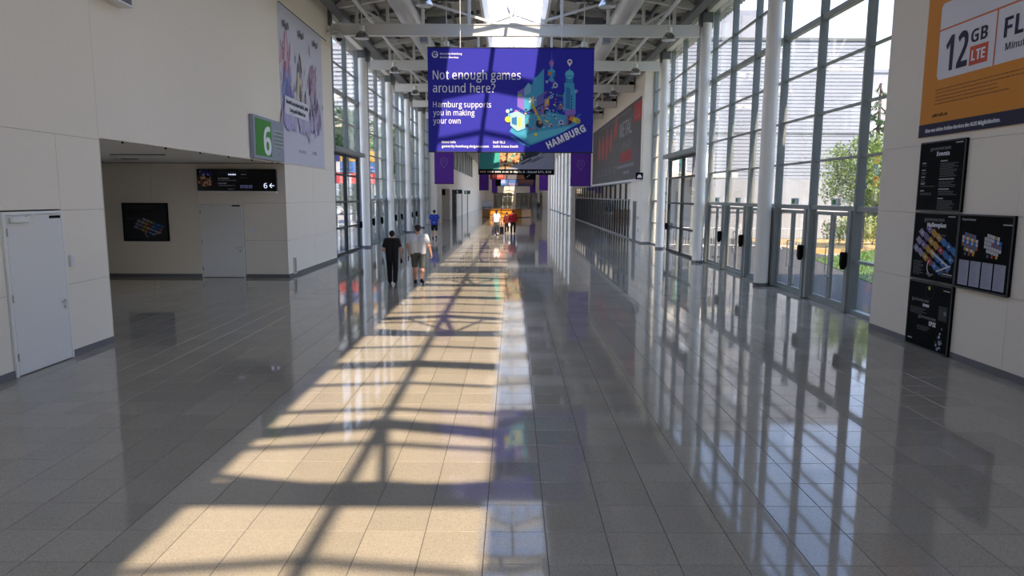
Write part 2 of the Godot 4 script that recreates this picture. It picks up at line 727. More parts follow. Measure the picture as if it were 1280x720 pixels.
func walls_left() -> void:
	var x := -7.53
	var w := struct("wall_left", "off-white panelled wall on the left with a plain door, before the corridor", "wall")
	var g := G.new()
	g.span(Vector3(x - 0.3, 0, 8.2), Vector3(x - 0.02, 10.7, -10.06))
	g.span(Vector3(x - 0.3, 0, -11.37), Vector3(x - 0.02, 10.7, -12.60))
	g.span(Vector3(x - 0.3, 2.52, -10.06), Vector3(x - 0.02, 10.7, -11.37))
	g.span(Vector3(-14.9, 0, 8.2), Vector3(x - 0.32, 11.0, -12.60))
	part(w, "backing", g, M.joint)
	panels(w, x, 1, [8.0, 4.0, 0.0, -4.0, -8.6, -10.03], [0.11, 1.25, 2.5, 3.75])
	panels(w, x, 1, [-11.40, -12.60], [0.11, 1.25, 2.5, 3.75])
	panels(w, x, 1, [-10.03, -11.40], [2.52, 3.75])
	panels(w, x, 1, [8.0, 0.0, -12.60], [3.75, 10.5])
	var ce := G.new()
	ce.span(Vector3(x - 0.3, 0.0, -12.604), Vector3(x, 10.5, -12.62))
	part(w, "edge_trim", ce, M.wall_paint)
	# over the corridor and beyond it
	var w2 := struct("wall_left", "off-white wall above the side corridor and around the mural, up to the glass", "wall")
	g = G.new()
	g.span(Vector3(x - 0.3, 3.82, -12.60), Vector3(x - 0.02, 10.7, -22.76))
	g.span(Vector3(x - 0.3, 0, -22.99), Vector3(x - 0.02, 10.7, -29.08))
	g.span(Vector3(-14.9, 3.95, -12.62), Vector3(x - 0.32, 11.0, -22.75))
	g.span(Vector3(-14.9, 0, -23.0), Vector3(x - 0.32, 11.0, -29.0))
	part(w2, "backing", g, M.joint)
	panels(w2, x, 1, [-12.60, -22.76], [3.78, 10.5])
	panels(w2, x, 1, [-22.76, -25.9, -29.1], [0.11, 1.25, 2.5, 3.78])
	panels(w2, x, 1, [-22.76, -29.1], [3.78, 8.75, 10.5])
	g = G.new()
	g.span(Vector3(x - 0.3, 0, -29.085), Vector3(x, 10.5, -29.11))
	part(w2, "edge_trim", g, M.wall_paint)
	# corridor: its far wall faces the camera
	var w3 := struct("wall_corridor", "shaded off-white far wall of the side corridor under the screen", "wall")
	g = G.new()
	g.span(Vector3(-14.6, 0, -22.99), Vector3(-10.44, 3.9, -22.82))
	g.span(Vector3(-9.0, 0, -22.99), Vector3(x, 3.9, -22.82))
	g.span(Vector3(-10.44, 2.46, -22.99), Vector3(-9.0, 3.9, -22.82))
	g.span(Vector3(-14.6, 2.5, -12.62), Vector3(-14.4, 3.9, -22.82))
	g.span(Vector3(-14.6, 0, -17.2), Vector3(-14.4, 2.5, -22.82))
	part(w3, "backing", g, M.joint)
	for r: Array in [[-14.4, -12.0, 0.11, 3.78], [-12.0, -10.46, 0.11, 3.78], [-8.98, x, 0.11, 1.25], [-8.98, x, 1.25, 2.5], [-8.98, x, 2.5, 3.78], [-10.46, -8.98, 2.48, 3.78]]:
		g = G.new()
		g.cbox(Vector3((r[0] + r[1]) / 2.0, (r[2] + r[3]) / 2.0, -22.81), Vector3(r[1] - r[0] - 0.007, r[3] - r[2] - 0.007, 0.02), 0.003)
		part(w3, "panel", g, M.wall_paint)
	var dl := struct("door", "glazed doors at the far left end of the side corridor", "door")
	for i in 3:
		g = G.new()
		g.cbox(Vector3(-14.5, 1.25, -12.75 - i * 2.2), Vector3(0.12, 2.5, 0.1), 0.006)
		part(dl, "frame", g, M.frame)
		if i < 2:
			g = G.new()
			g.box(Vector3(-14.5, 1.25, -13.85 - i * 2.2), Vector3(0.014, 2.45, 2.1))
			part(dl, "pane", g, M.glass)
	g = G.new()
	g.cbox(Vector3(-13.75, 3.2, -22.6), Vector3(0.22, 1.2, 0.30), 0.01)
	part(w3, "bulkhead", g, M.wall_paint)
	var ceil := struct("ceiling", "white plaster ceiling of the side corridor with round downlights", "ceiling")
	g = G.new()
	g.span(Vector3(-14.4, 3.80, -12.63), Vector3(x - 0.3, 3.9, -22.81))
	part(ceil, "soffit", g, M.soffit_paint)
	g = G.new()
	for i in 6:
		g.cyl(Vector3(x - 0.02, 3.78, -13.4 - i * 1.65), Vector3(x - 0.02, 3.74, -13.4 - i * 1.65), 0.02, 0.02, 8)
	tag(part(ceil, "hook", g, M.black), "small black hooks along the edge", "")
	g = G.new()
	g.span(Vector3(-11.7, 3.785, -20.2), Vector3(-11.0, 3.80, -20.35))
	g.span(Vector3(-10.5, 3.785, -18.0), Vector3(-9.1, 3.80, -18.12))
	part(ceil, "vent_slot", g, M.black)
	for p: Vector3 in [Vector3(-11.6, 3.80, -20.2)]:
		var l := thing("ceiling_light", "round recessed downlight glowing in the corridor ceiling", "light", p)
		g = G.new()
		g.lathe([Vector2(0.09, -0.012), Vector2(0.13, -0.012), Vector2(0.135, 0.0)], Vector3.ZERO, 24)
		part(l, "ring", g, M.white_metal)
		g = G.new()
		g.cyl(Vector3(0, -0.008, 0), Vector3(0, -0.002, 0), 0.09, 0.09, 24)
		part(l, "diffuser", g, M.lamp_glow)
		var s := SpotLight3D.new()
		s.name = "downlight_lamp"
		s.light_color = Color(1, 0.95, 0.88)
		s.light_energy = 0.35
		s.light_size = 0.09
		s.spot_range = 12.0
		s.spot_attenuation = 2.0
		s.spot_angle = 65.0
		s.shadow_enabled = true
		s.position = Vector3(0, -0.03, 0)
		s.rotation_degrees.x = -90
		l.add_child(s)
	var b := struct("baseboard_left", "low dark grey skirting along the left walls", "baseboard")
	for r: Array in [[Vector3(x, 0, 8.0), Vector3(x, 0, -10.03)], [Vector3(x, 0, -11.40), Vector3(x, 0, -12.62)], [Vector3(x, 0, -22.80), Vector3(x, 0, -29.1)]]:
		g = G.new()
		g.span(r[0] + Vector3(-0.02, 0, 0), r[1] + Vector3(0.012, 0.11, 0))
		part(b, "skirting", g, M.baseboard)
	for r: Array in [[-14.4, -10.46], [-8.98, x]]:
		g = G.new()
		g.span(Vector3(r[0], 0, -22.82), Vector3(r[1], 0.11, -22.785))
		part(b, "skirting", g, M.baseboard)
	# end of the hall behind the camera: solid below, glazed above
	var wb := struct("window", "high glazed end front of the hall behind the viewer", "window")
	for i in 8:
		g = G.new()
		g.cbox(Vector3(-7.42 + i * 2.155, 7.75, 8.3), Vector3(0.08, 5.5, 0.22), 0.006)
		part(wb, "mullion", g, M.frame)
	for h: float in [5.05, 7.5, 10.45]:
		g = G.new()
		g.cbox(Vector3(0.12, h, 8.3), Vector3(15.1, 0.1, 0.16), 0.006)
		part(wb, "transom", g, M.frame)
	g = G.new()
	g.box(Vector3(0.12, 7.75, 8.32), Vector3(15.1, 5.4, 0.014))
	part(wb, "pane", g, M.glass)
	var gw := struct("wall_back", "off-white end wall behind the viewer, under a high glazed front", "wall")
	g = G.new()
	g.prism(PackedVector2Array([Vector2(-8.6, 10.5), Vector2(8.8, 10.5), Vector2(1.73, 12.1), Vector2(-1.6, 12.1)]), 8.2, 8.45)
	g.span(Vector3(-8.2, 0, 8.2), Vector3(8.6, 5.0, 8.45))
	part(gw, "panel", g, M.wall_paint)
	# farther left wall, past the glass
	var w4 := struct("wall_left", "beige far left wall with doors and a strip of upper windows", "wall")
	var fx := -7.35
	g = G.new()
	g.span(Vector3(-9.4, 0, -66.5), Vector3(fx, 10.8, -71.0))
	g.span(Vector3(-9.4, 3.5, -71.0), Vector3(fx, 5.95, -178))
	g.span(Vector3(-9.4, 10.3, -71.0), Vector3(fx, 10.8, -178))
	g.span(Vector3(-9.4, 5.95, -71.0), Vector3(fx, 10.3, -82.0))
	g.span(Vector3(-9.4, 5.95, -126.0), Vector3(fx, 10.3, -178))
	for r: Array in [[-80.0, -83.0], [-90.0, -98.0], [-100.0, -110.0], [-112.5, -178.0]]:
		g.span(Vector3(-9.4, 0, r[0]), Vector3(fx, 3.5, r[1]))
	g.span(Vector3(-9.4, 0, -71.0), Vector3(fx - 1.6, 3.5, -178))
	g.span(Vector3(-9.4, 5.95, -82.0), Vector3(fx - 1.6, 10.3, -126))
	part(w4, "masonry", g, M.wall_paint)
	g = G.new()
	g.span(Vector3(fx - 1.5, 5.95, -82.0), Vector3(fx - 1.45, 10.3, -126))
	part(w4, "dark_lining", g, M.frame_dark)
	var d4 := struct("door", "glazed doors set into the far left wall under green exit signs", "door")
	g = G.new()
	for i in 6:
		g.span(Vector3(fx - 0.25, 0, -83.0 - i * 1.4), Vector3(fx - 0.13, 3.5, -83.14 - i * 1.4))
	part(d4, "frame", g, M.frame_dark)
	for i in 5:
		g = G.new()
		g.span(Vector3(fx - 0.22, 0.05, -83.1 - i * 1.4), Vector3(fx - 0.20, 3.45, -84.4 - i * 1.4))
		part(d4, "pane", g, M.glass)
	for r: Array in [["dark door recess beyond the exit signs in the far left wall", -98.0, -100.0], ["farthest dark door recess in the left wall", -110.0, -112.5]]:
		var d := struct("door", r[0], "door")
		g = G.new()
		g.span(Vector3(fx - 0.5, 0, r[1]), Vector3(fx - 0.4, 3.5, r[2]))
		part(d, "leaf", g, M.frame_dark)
	var wn := struct("window", "strip of dark upper windows in the far left wall", "window")
	for i in 9:
		g = G.new()
		g.span(Vector3(fx - 0.15, 5.95, -82.0 - i * 5.45), Vector3(fx, 10.3, -82.4 - i * 5.45))
		part(wn, "mullion", g, M.white_metal)
		if i < 8:
			g = G.new()
			g.span(Vector3(fx - 0.12, 5.95, -82.4 - i * 5.45), Vector3(fx - 0.10, 10.3, -87.4 - i * 5.45))
			part(wn, "pane", g, M.dark_pane)
	g = G.new()
	g.span(Vector3(fx - 0.2, 5.9, -82.0), Vector3(fx + 0.05, 6.0, -126))
	part(wn, "sill", g, M.white_metal)


func walls_right() -> void:
	var x := 7.66
	var w := struct("wall_right", "off-white panelled wall on the right carrying the orange advert and black posters", "wall")
	var g := G.new()
	g.span(Vector3(x + 0.02, 0, 8.2), Vector3(x + 0.32, 10.7, -14.36))
	g.span(Vector3(x + 0.34, 0, 8.0), Vector3(26.0, 13.5, -14.34))
	part(w, "backing", g, M.joint)
	panels(w, x, -1, [8.0, 4.0, 0.0, -4.0, -8.0, -10.4, -14.34], [0.11, 1.25, 2.5, 3.75, 7.5, 10.5])
	g = G.new()
	g.span(Vector3(x, 0.0, -14.34), Vector3(x + 0.3, 10.5, -14.37))
	part(w, "edge_trim", g, M.wall_paint)
	var b := struct("baseboard_right", "low dark grey skirting along the right walls", "baseboard")
	g = G.new()
	g.span(Vector3(x - 0.012, 0, 8.0), Vector3(x + 0.02, 0.11, -14.37))
	part(b, "skirting", g, M.baseboard)
	var fx := 7.6
	g = G.new()
	g.span(Vector3(fx - 0.015, 0, -40.5), Vector3(fx, 0.09, -44.2))
	g.span(Vector3(fx - 0.015, 0, -40.485), Vector3(8.3, 0.09, -40.5))
	part(b, "skirting", g, M.baseboard)
	# pier and wall over the dark shopfront
	var w2 := struct("wall_right", "beige wall over the dark shopfront with the long grey banner, ending in a white pier", "wall")
	g = G.new()
	g.span(Vector3(fx, 3.72, -40.5), Vector3(fx + 0.3, 10.7, -89.0))
	g.span(Vector3(fx, 0, -40.5), Vector3(fx + 0.3, 3.72, -42.15))
	g.span(Vector3(fx, 2.5, -42.15), Vector3(fx + 0.3, 3.72, -43.45))
	g.span(Vector3(fx, 0, -43.45), Vector3(fx + 0.3, 3.72, -44.2))
	g.span(Vector3(fx + 0.3, 0, -40.5), Vector3(8.6, 10.7, -40.8))
	g.span(Vector3(fx, 0, -83.5), Vector3(fx + 0.3, 3.72, -89.0))
	part(w2, "masonry", g, M.wall_paint)
	g = G.new()
	g.span(Vector3(13.0, 0, -46.4), Vector3(13.3, 4.2, -89.0))
	g.span(Vector3(fx + 0.3, 3.9, -40.8), Vector3(13.3, 4.2, -89.0))
	g.span(Vector3(fx + 0.3, 0, -46.4), Vector3(13.3, 4.2, -46.6))
	g.span(Vector3(fx + 0.3, 0, -88.8), Vector3(13.3, 4.2, -89.0))
	part(w2, "inner_room", g, M.soffit_paint)
	var d := struct("door", "narrow dark grey door in the white pier beside the shopfront", "door")
	g = G.new()
	g.cbox(Vector3(fx + 0.04, 1.24, -42.8), Vector3(0.05, 2.46, 1.26), 0.006)
	part(d, "leaf", g, M.steel_dark)
	g = G.new()
	g.bar(Vector3(fx - 0.02, 1.05, -42.4), Vector3(fx - 0.02, 1.05, -42.54), 0.02, 0.02)
	part(d, "handle", g, M.chrome)
	var s := struct("window", "long dark glazed shopfront under the grey banner", "window")
	for i in 17:
		var z := -44.2 - i * 2.45
		g = G.new()
		g.span(Vector3(fx + 0.02, 0, z), Vector3(fx + 0.16, 3.72, z - 0.12))
		part(s, "mullion", g, M.frame_dark)
		if i < 16:
			for r: Array in [[0.08, 2.5], [2.58, 3.68]]:
				g = G.new()
				g.span(Vector3(fx + 0.08, r[0], z - 0.12), Vector3(fx + 0.10, r[1], z - 2.45))
				part(s, "pane", g, M.glass)
			g = G.new()
			g.span(Vector3(fx + 0.03, 0.08, z - 1.22), Vector3(fx + 0.11, 2.5, z - 1.30))
			part(s, "door_stile", g, M.frame_dark)
	g = G.new()
	for h: Array in [[0.0, 0.08], [2.5, 2.58], [3.64, 3.73]]:
		g.span(Vector3(fx + 0.02, h[0], -44.2), Vector3(fx + 0.14, h[1], -83.5))
	part(s, "rail", g, M.frame)
	g = G.new()
	g.span(Vector3(fx - 0.1, 3.70, -40.6), Vector3(fx, 3.80, -89.0))
	part(w2, "ledge", g, M.white_metal)


func far_end() -> void:
	var w := struct("wall_far", "white end wall far down the hall above the glazed entrances", "wall")
	var z := -178.0
	var g := G.new()
	g.span(Vector3(-9.4, 3.5, z), Vector3(9.0, 12.8, z - 0.4))
	for r: Array in [[-9.4, -5.0], [-0.2, 0.8], [6.4, 7.0], [8.2, 9.0]]:
		g.span(Vector3(r[0], 0, z), Vector3(r[1], 3.5, z - 0.4))
	g.span(Vector3(-9.4, 0, z - 6.0), Vector3(9.0, 5.0, z - 6.3))
	g.span(Vector3(-9.4, 3.7, z - 0.4), Vector3(9.0, 5.0, z - 6.0))
	g.span(Vector3(-9.4, 0, z - 0.4), Vector3(-9.1, 5.0, z - 6.0))
	g.span(Vector3(8.7, 0, z - 0.4), Vector3(9.0, 5.0, z - 6.0))
	part(w, "masonry", g, M.wall_paint)
	for r: Array in [[-5.0, -0.2, "glazed entrance doors left of centre in the far end wall"], [0.8, 6.4, "glazed entrance doors right of centre in the far end wall"], [7.0, 8.2, "narrow glazed entrance at the right corner of the far end wall"]]:
		var d := struct("door", r[2], "door")
		var n := int(round((r[1] - r[0]) / 1.2))
		g = G.new()
		for k in n + 1:
			var xx: float = lerpf(r[0], r[1], float(k) / n)
			g.box(Vector3(xx, 1.75, z - 0.1), Vector3(0.18, 3.5, 0.12))
		g.box(Vector3((r[0] + r[1]) / 2, 2.5, z - 0.1), Vector3(r[1] - r[0], 0.16, 0.1))
		part(d, "frame", g, M.frame)
		for k in n:
			g = G.new()
			g.span(Vector3(lerpf(r[0], r[1], float(k) / n), 0.0, z - 0.12), Vector3(lerpf(r[0], r[1], float(k + 1) / n), 3.5, z - 0.14))
			part(d, "pane", g, M.glass)


func roof_y(x: float) -> float:
	return 11.55 - (absf(x - CX) - 1.6) * 0.172


func roof() -> void:
	var root := struct("ceiling", "sloping corrugated metal roof deck over dark steel purlins", "ceiling")
	var zs := PackedFloat32Array()
	for s: float in [-1.0, 1.0]:
		var g := G.new()
		var xi := CX + s * 1.6
		var xo := CX + s * 8.9
		var z := 9.0
		while z > -181.0:
			var prof := [[0.0, 0.0], [0.12, 0.0], [0.16, 0.06], [0.28, 0.06], [0.333, 0.0]]
			for k in 4:
				var a: float = z - prof[k][0]
				var b: float = z - prof[k + 1][0]
				var ya: float = prof[k][1]
				var yb: float = prof[k + 1][1]
				var p := [Vector3(xi, roof_y(xi) + ya, a), Vector3(xi, roof_y(xi) + yb, b), Vector3(xo, roof_y(xo) + yb, b), Vector3(xo, roof_y(xo) + ya, a)]
				if s > 0:
					g.quad(p[0], p[1], p[2], p[3])
				else:
					g.quad(p[3], p[2], p[1], p[0])
			z -= 0.333
		part(root, "roof_deck", g, M.deck)
		g = G.new()
		var q := PackedVector2Array([Vector2(xi, roof_y(xi) + 0.08), Vector2(xo, roof_y(xo) + 0.08), Vector2(xo, roof_y(xo) + 0.3), Vector2(xi, roof_y(xi) + 0.3)])
		g.prism(q, -181.0, 9.0)
		part(root, "roof_covering", g, M.louvre)
		for dx: float in [1.9, 2.95, 4.45, 5.95, 7.3]:
			g = G.new()
			var px := CX + s * dx
			g.bar(Vector3(px, roof_y(px) - 0.13, 9.0), Vector3(px, roof_y(px) - 0.13, -178.0), 0.10, 0.2)
			part(root, "purlin", g, M.steel_dark)
		g = G.new()
		g.span(Vector3(CX + s * 7.75, 10.14, -14.5 if s > 0 else -29.2), Vector3(CX + s * 8.02, 10.38, -178.0))
		part(root, "eave_beam", g, M.steel)
		for i in 24:
			var zt := Z0 + BAY * 3 - i * BAY
			g = G.new()
			for q2: Array in [[1.8, 0.3, 7.6, -7.2], [1.8, -7.2, 7.6, 0.3]]:
				var xa: float = CX + s * q2[0]
				var xb: float = CX + s * q2[2]
				g.cyl(Vector3(xa, roof_y(xa) - 0.26, zt + q2[1] - 0.4), Vector3(xb, roof_y(xb) - 0.26, zt + q2[3] - 0.4), 0.022, 0.022, 6, false)
			part(root, "brace_rod", g, M.steel_dark)
			g = G.new()
			for k in 2:
				var zk := zt - 2.4 - k * 2.6
				g.bar(Vector3(CX + s * 1.7, roof_y(CX + s * 1.7) - 0.1, zk), Vector3(CX + s * 8.0, roof_y(CX + s * 8.0) - 0.1, zk), 0.09, 0.16)
			part(root, "secondary_rafter", g, M.steel_dark)
			g = G.new()
			g.cbox(Vector3(CX + s * 3.55, roof_y(3.55) - 0.62, zt - 3.9), Vector3(0.9, 0.34, 1.3), 0.02)
			part(root, "heater_box", g, M.steel_dark)
	# skylight along the ridge
	var sk := struct("window", "pitched glass skylight running along the ridge of the roof", "window")
	for s: float in [-1.0, 1.0]:
		var g := G.new()
		var q := PackedVector2Array([Vector2(CX + s * 1.62, 11.45), Vector2(CX + s * 1.62, 12.12), Vector2(CX + s * 1.34, 12.12), Vector2(CX + s * 1.50, 11.45)])
		g.prism(q, -179.5, 8.5)
		part(sk, "curb", g, M.white_metal)
		for i in 149:
			var za := 8.275 - i * 1.25 - 0.04
			var zb := za - 1.25 + 0.08
			g = G.new()
			g.quad(Vector3(CX + s * 1.45, 12.10, za), Vector3(CX + s * 1.45, 12.10, zb), Vector3(CX, 12.38, zb), Vector3(CX, 12.38, za))
			if i > 4 and i < 120:
				part(sk, "pane", g, M.skylight_glass)
	var rest := G.new()
	for s: float in [-1.0, 1.0]:
		rest.quad(Vector3(CX + s * 1.45, 12.10, 8.275), Vector3(CX + s * 1.45, 12.10, 8.275 - 5 * 1.25), Vector3(CX, 12.38, 8.275 - 5 * 1.25), Vector3(CX, 12.38, 8.275))
		rest.quad(Vector3(CX + s * 1.45, 12.10, 8.275 - 120 * 1.25), Vector3(CX + s * 1.45, 12.10, -179.5), Vector3(CX, 12.38, -179.5), Vector3(CX, 12.38, 8.275 - 120 * 1.25))
	tag(part(sk, "far_panes", rest, M.skylight_glass), "", "", "", "stuff")
	var gb := G.new()
	for s: float in [-1.0, 1.0]:
		gb.bar(Vector3(0, 0.0, 0), Vector3(s * 1.45, -0.28, 0), 0.07, 0.10)
	var gm := gb.mesh()
	var rib := G.new()
	for s: float in [-1.0, 1.0]:
		rib.bar(Vector3(0, -0.12, 0), Vector3(s * 1.48, -0.40, 0), 0.2, 0.34)
	var rm := rib.mesh()
	for i in 149:
		var z := 8.275 - i * 1.25
		var at_rib := fposmod(Z0 - 3.125 - z + 0.3, BAY) < 0.6
		part(sk, "rib" if at_rib else "glazing_bar", rm if at_rib else gm, M.white_metal, Transform3D(Basis(), Vector3(CX, 12.34, z)))
	var g2 := G.new()
	g2.bar(Vector3(CX, 12.30, 8.3), Vector3(CX, 12.30, -179.5), 0.12, 0.16)
	part(sk, "ridge_beam", g2, M.white_metal)
	g2 = G.new()
	g2.prism(PackedVector2Array([Vector2(CX - 1.62, 11.45), Vector2(CX + 1.62, 11.45), Vector2(CX + 1.5, 12.12), Vector2(CX, 12.42), Vector2(CX - 1.5, 12.12)]), 8.3, 8.5)
	g2.prism(PackedVector2Array([Vector2(CX - 1.62, 11.45), Vector2(CX + 1.62, 11.45), Vector2(CX + 1.5, 12.12), Vector2(CX, 12.42), Vector2(CX - 1.5, 12.12)]), -179.5, -179.3)
	part(sk, "gable", g2, M.white_metal)
	for s: float in [-1.0, 1.0]:
		var tr := struct("trim", "grey eave fascia between the %s glass wall and the roof" % ("right" if s > 0 else "left"), "trim")
		var g := G.new()
		g.span(Vector3(CX + s * 8.02, 10.14, -14.4 if s > 0 else -29.15), Vector3(CX + s * 8.3, 10.5, -178.0))
		part(tr, "fascia", g, M.frame)


func truss_label(i: int) -> String:
	if i == 4:
		return "grey steel roof truss directly above the large blue banner, carrying its cables"
	if i == 5:
		return "grey steel roof truss with a sunlit middle seen just over the large blue banner"
	if i < 4:
		return "grey steel roof truss above the viewer, " + ["first", "first", "second", "third"][i] + " from the wall behind"
	return "grey steel roof truss beyond the large blue banner, " + ["", "second", "third", "fourth", "fifth", "sixth", "seventh", "eighth", "ninth", "tenth", "eleventh", "twelfth", "thirteenth", "fourteenth", "fifteenth", "sixteenth", "seventeenth", "eighteenth", "nineteenth", "last", "last"][i - 5] + " one past its cables"


var first_truss: Node3D

func truss(i: int) -> void:
	var z := Z0 + BAY * (4 - i)
	if first_truss:
		copy(first_truss, truss_label(i), Vector3(CX, 0, z))
		return
	var t := thing("roof_truss", truss_label(i), "truss", Vector3(CX, 0, z), 0.0, "roof trusses across the hall")
	first_truss = t
	var g := G.new()
	g.box(Vector3(0, 9.22, 0), Vector3(15.0, 0.035, 0.20))
	g.box(Vector3(0, 9.65, 0), Vector3(15.0, 0.035, 0.20))
	g.box(Vector3(0, 9.435, 0), Vector3(14.95, 0.40, 0.14))
	part(t, "bottom_chord", g, M.steel)
	for s: float in [-1.0, 1.0]:
		g = G.new()
		g.bar(Vector3(s * 7.7, 10.28, 0), Vector3(s * 1.5, 11.34, 0), 0.16, 0.2, Vector3.UP, 0.01)
		part(t, "top_chord", g, M.steel)
		g = G.new()
		g.bar(Vector3(s * 1.55, 11.52, 0), Vector3(0, 12.06, 0), 0.20, 0.28, Vector3.UP, 0.01)
		part(t, "ridge_chord", g, M.steel)
		for x: float in [1.88, 3.76, 5.2, 6.45]:
			g = G.new()
			g.bar(Vector3(s * x, 9.66, 0), Vector3(s * x, 11.28 - (x - 1.5) * 0.171, 0), 0.12, 0.12)
			part(t, "post", g, M.steel)
		for d: Array in [[0.6, 9.66, 4.6, 10.80], [5.2, 9.66, 6.45, 10.4]]:
			g = G.new()
			g.bar(Vector3(s * d[0], d[1], 0), Vector3(s * d[2], d[3], 0), 0.08, 0.09)
			part(t, "diagonal", g, M.steel)
		g = G.new()
		g.bar(Vector3(s * 0.06, 9.7, 0), Vector3(s * 0.85, 11.55, 0), 0.07, 0.07)
		part(t, "strut", g, M.white_metal)
		g = G.new()
		g.cbox(Vector3(s * 7.62, 9.95, 0), Vector3(0.30, 0.7, 0.24), 0.01)
		part(t, "end_bracket", g, M.steel_dark)
	g = G.new()
	g.cbox(Vector3(0, 10.82, 0), Vector3(0.11, 2.32, 0.11), 0.01)
	part(t, "post", g, M.white_metal)
	g = G.new()
	g.cbox(Vector3(0, 9.69, 0), Vector3(0.5, 0.06, 0.2), 0.01)
	part(t, "gusset", g, M.white_metal)


# one bay of a glass wall between two truss lines, three panes wide; «side» +1 right, -1 left
func glass_bay(side: float, x: float, z0: float, z1: float, kind: String, label: String, closing := false) -> void:
	var w := struct("window", label, "window")
	var n := maxi(1, int(round((z0 - z1) / 2.5)))
	var rows := [1.25, 2.5, 3.75, 5.0, 6.25, 7.5, 8.75, 10.15]
	var g: G
	for i in (n + 1 if closing else n):
		var z: float = lerpf(z0, z1, float(i) / n)
		g = G.new()
		g.cbox(Vector3(x, 5.07, z), Vector3(0.22, 10.14, 0.075), 0.006)
		part(w, "mullion", g, M.frame)
	for j in rows.size() - 1:
		if j == 0 and kind != "plain":
			continue
		if kind == "entrance" and j in [1, 2]:
			continue
		g = G.new()
		var h: float = rows[j]
		var thick: float = 0.16 if h == 7.5 else 0.12 if h == 2.5 else 0.06
		g.cbox(Vector3(x + side * 0.02, h, (z0 + z1) / 2), Vector3(0.16 if thick > 0.1 else 0.10, thick, z0 - z1), 0.006)
		part(w, "transom", g, M.frame)
	g = G.new()
	g.cbox(Vector3(x, 0.04, (z0 + z1) / 2), Vector3(0.16, 0.08, z0 - z1), 0.006)
	part(w, "sill", g, M.frame)
	for i in n:
		var za: float = lerpf(z0, z1, float(i) / n) - 0.035
		var zb: float = lerpf(z0, z1, float(i + 1) / n) + 0.035
		var low := 0.08
		for j in rows.size():
			var h: float = rows[j]
			var is_door := kind == "doors" and h <= 2.5 and not (side > 0 and i == 0 and z0 > -14.0)
			var is_gate := kind == "entrance" and h <= 5.0
			if not is_door and not is_gate:
				g = G.new()
				g.box(Vector3(x + side * 0.03, (low + h) / 2, (za + zb) / 2), Vector3(0.014, h - low - 0.04, za - zb))
				part(w, "pane", g, M.glass)
			low = h
	if kind == "doors":
		for i in n:
			if side > 0 and i == 0 and z0 > -14.0:
				g = G.new()
				g.box(Vector3(x, 1.25, lerpf(z0, z1, 1.0 / 6.0)), Vector3(0.12, 0.07, 2.4))
				part(w, "transom", g, M.frame)
				continue
			var za: float = lerpf(z0, z1, float(i) / n)
			var zb: float = lerpf(z0, z1, float(i + 1) / n)
			glass_door(side, x, za, zb)
	if kind == "entrance":
		var e := struct("door", "tall framed glass entrance with a projecting head, in the %s glass wall" % ("right" if side > 0 else "left"), "door")
		var a := z0 - 1.3
		var b := z1 + 0.8
		g = G.new()
		for z: float in [a, (a + b) / 2, b]:
			g.cbox(Vector3(x - side * 0.14, 2.35, z), Vector3(0.16, 4.7, 0.14), 0.008)
		for h: float in [0.06, 1.25, 2.45, 3.7, 4.62]:
			g.cbox(Vector3(x - side * 0.14, h, (a + b) / 2), Vector3(0.12, 0.09, a - b), 0.008)
		part(e, "frame", g, M.frame_dark)
		g = G.new()
		g.cbox(Vector3(x - side * 0.26, 4.78, (a + b) / 2), Vector3(0.5, 0.2, a - b + 0.4), 0.01)
		part(e, "head_box", g, M.frame)
		for k in 2:
			for r: Array in [[0.1, 1.2], [1.3, 2.4], [2.5, 3.65], [3.75, 4.6]]:
				g = G.new()
				g.box(Vector3(x - side * 0.14, (r[0] + r[1]) / 2, lerpf(a, b, 0.25 + 0.5 * k)), Vector3(0.014, r[1] - r[0], (a - b) / 2 - 0.16))
				part(e, "pane", g, M.glass)
		g = G.new()
		g.cbox(Vector3(x - side * 0.28, 1.25, b + 0.1), Vector3(0.12, 0.34, 0.16), 0.02)
		part(e, "lock_box", g, M.black)


var door_words := ["nearest to the black posters", "beside the first column from the posters", "third along from the posters", "fourth along from the posters", "fifth along from the posters"]
var doors_made := [0, 0]

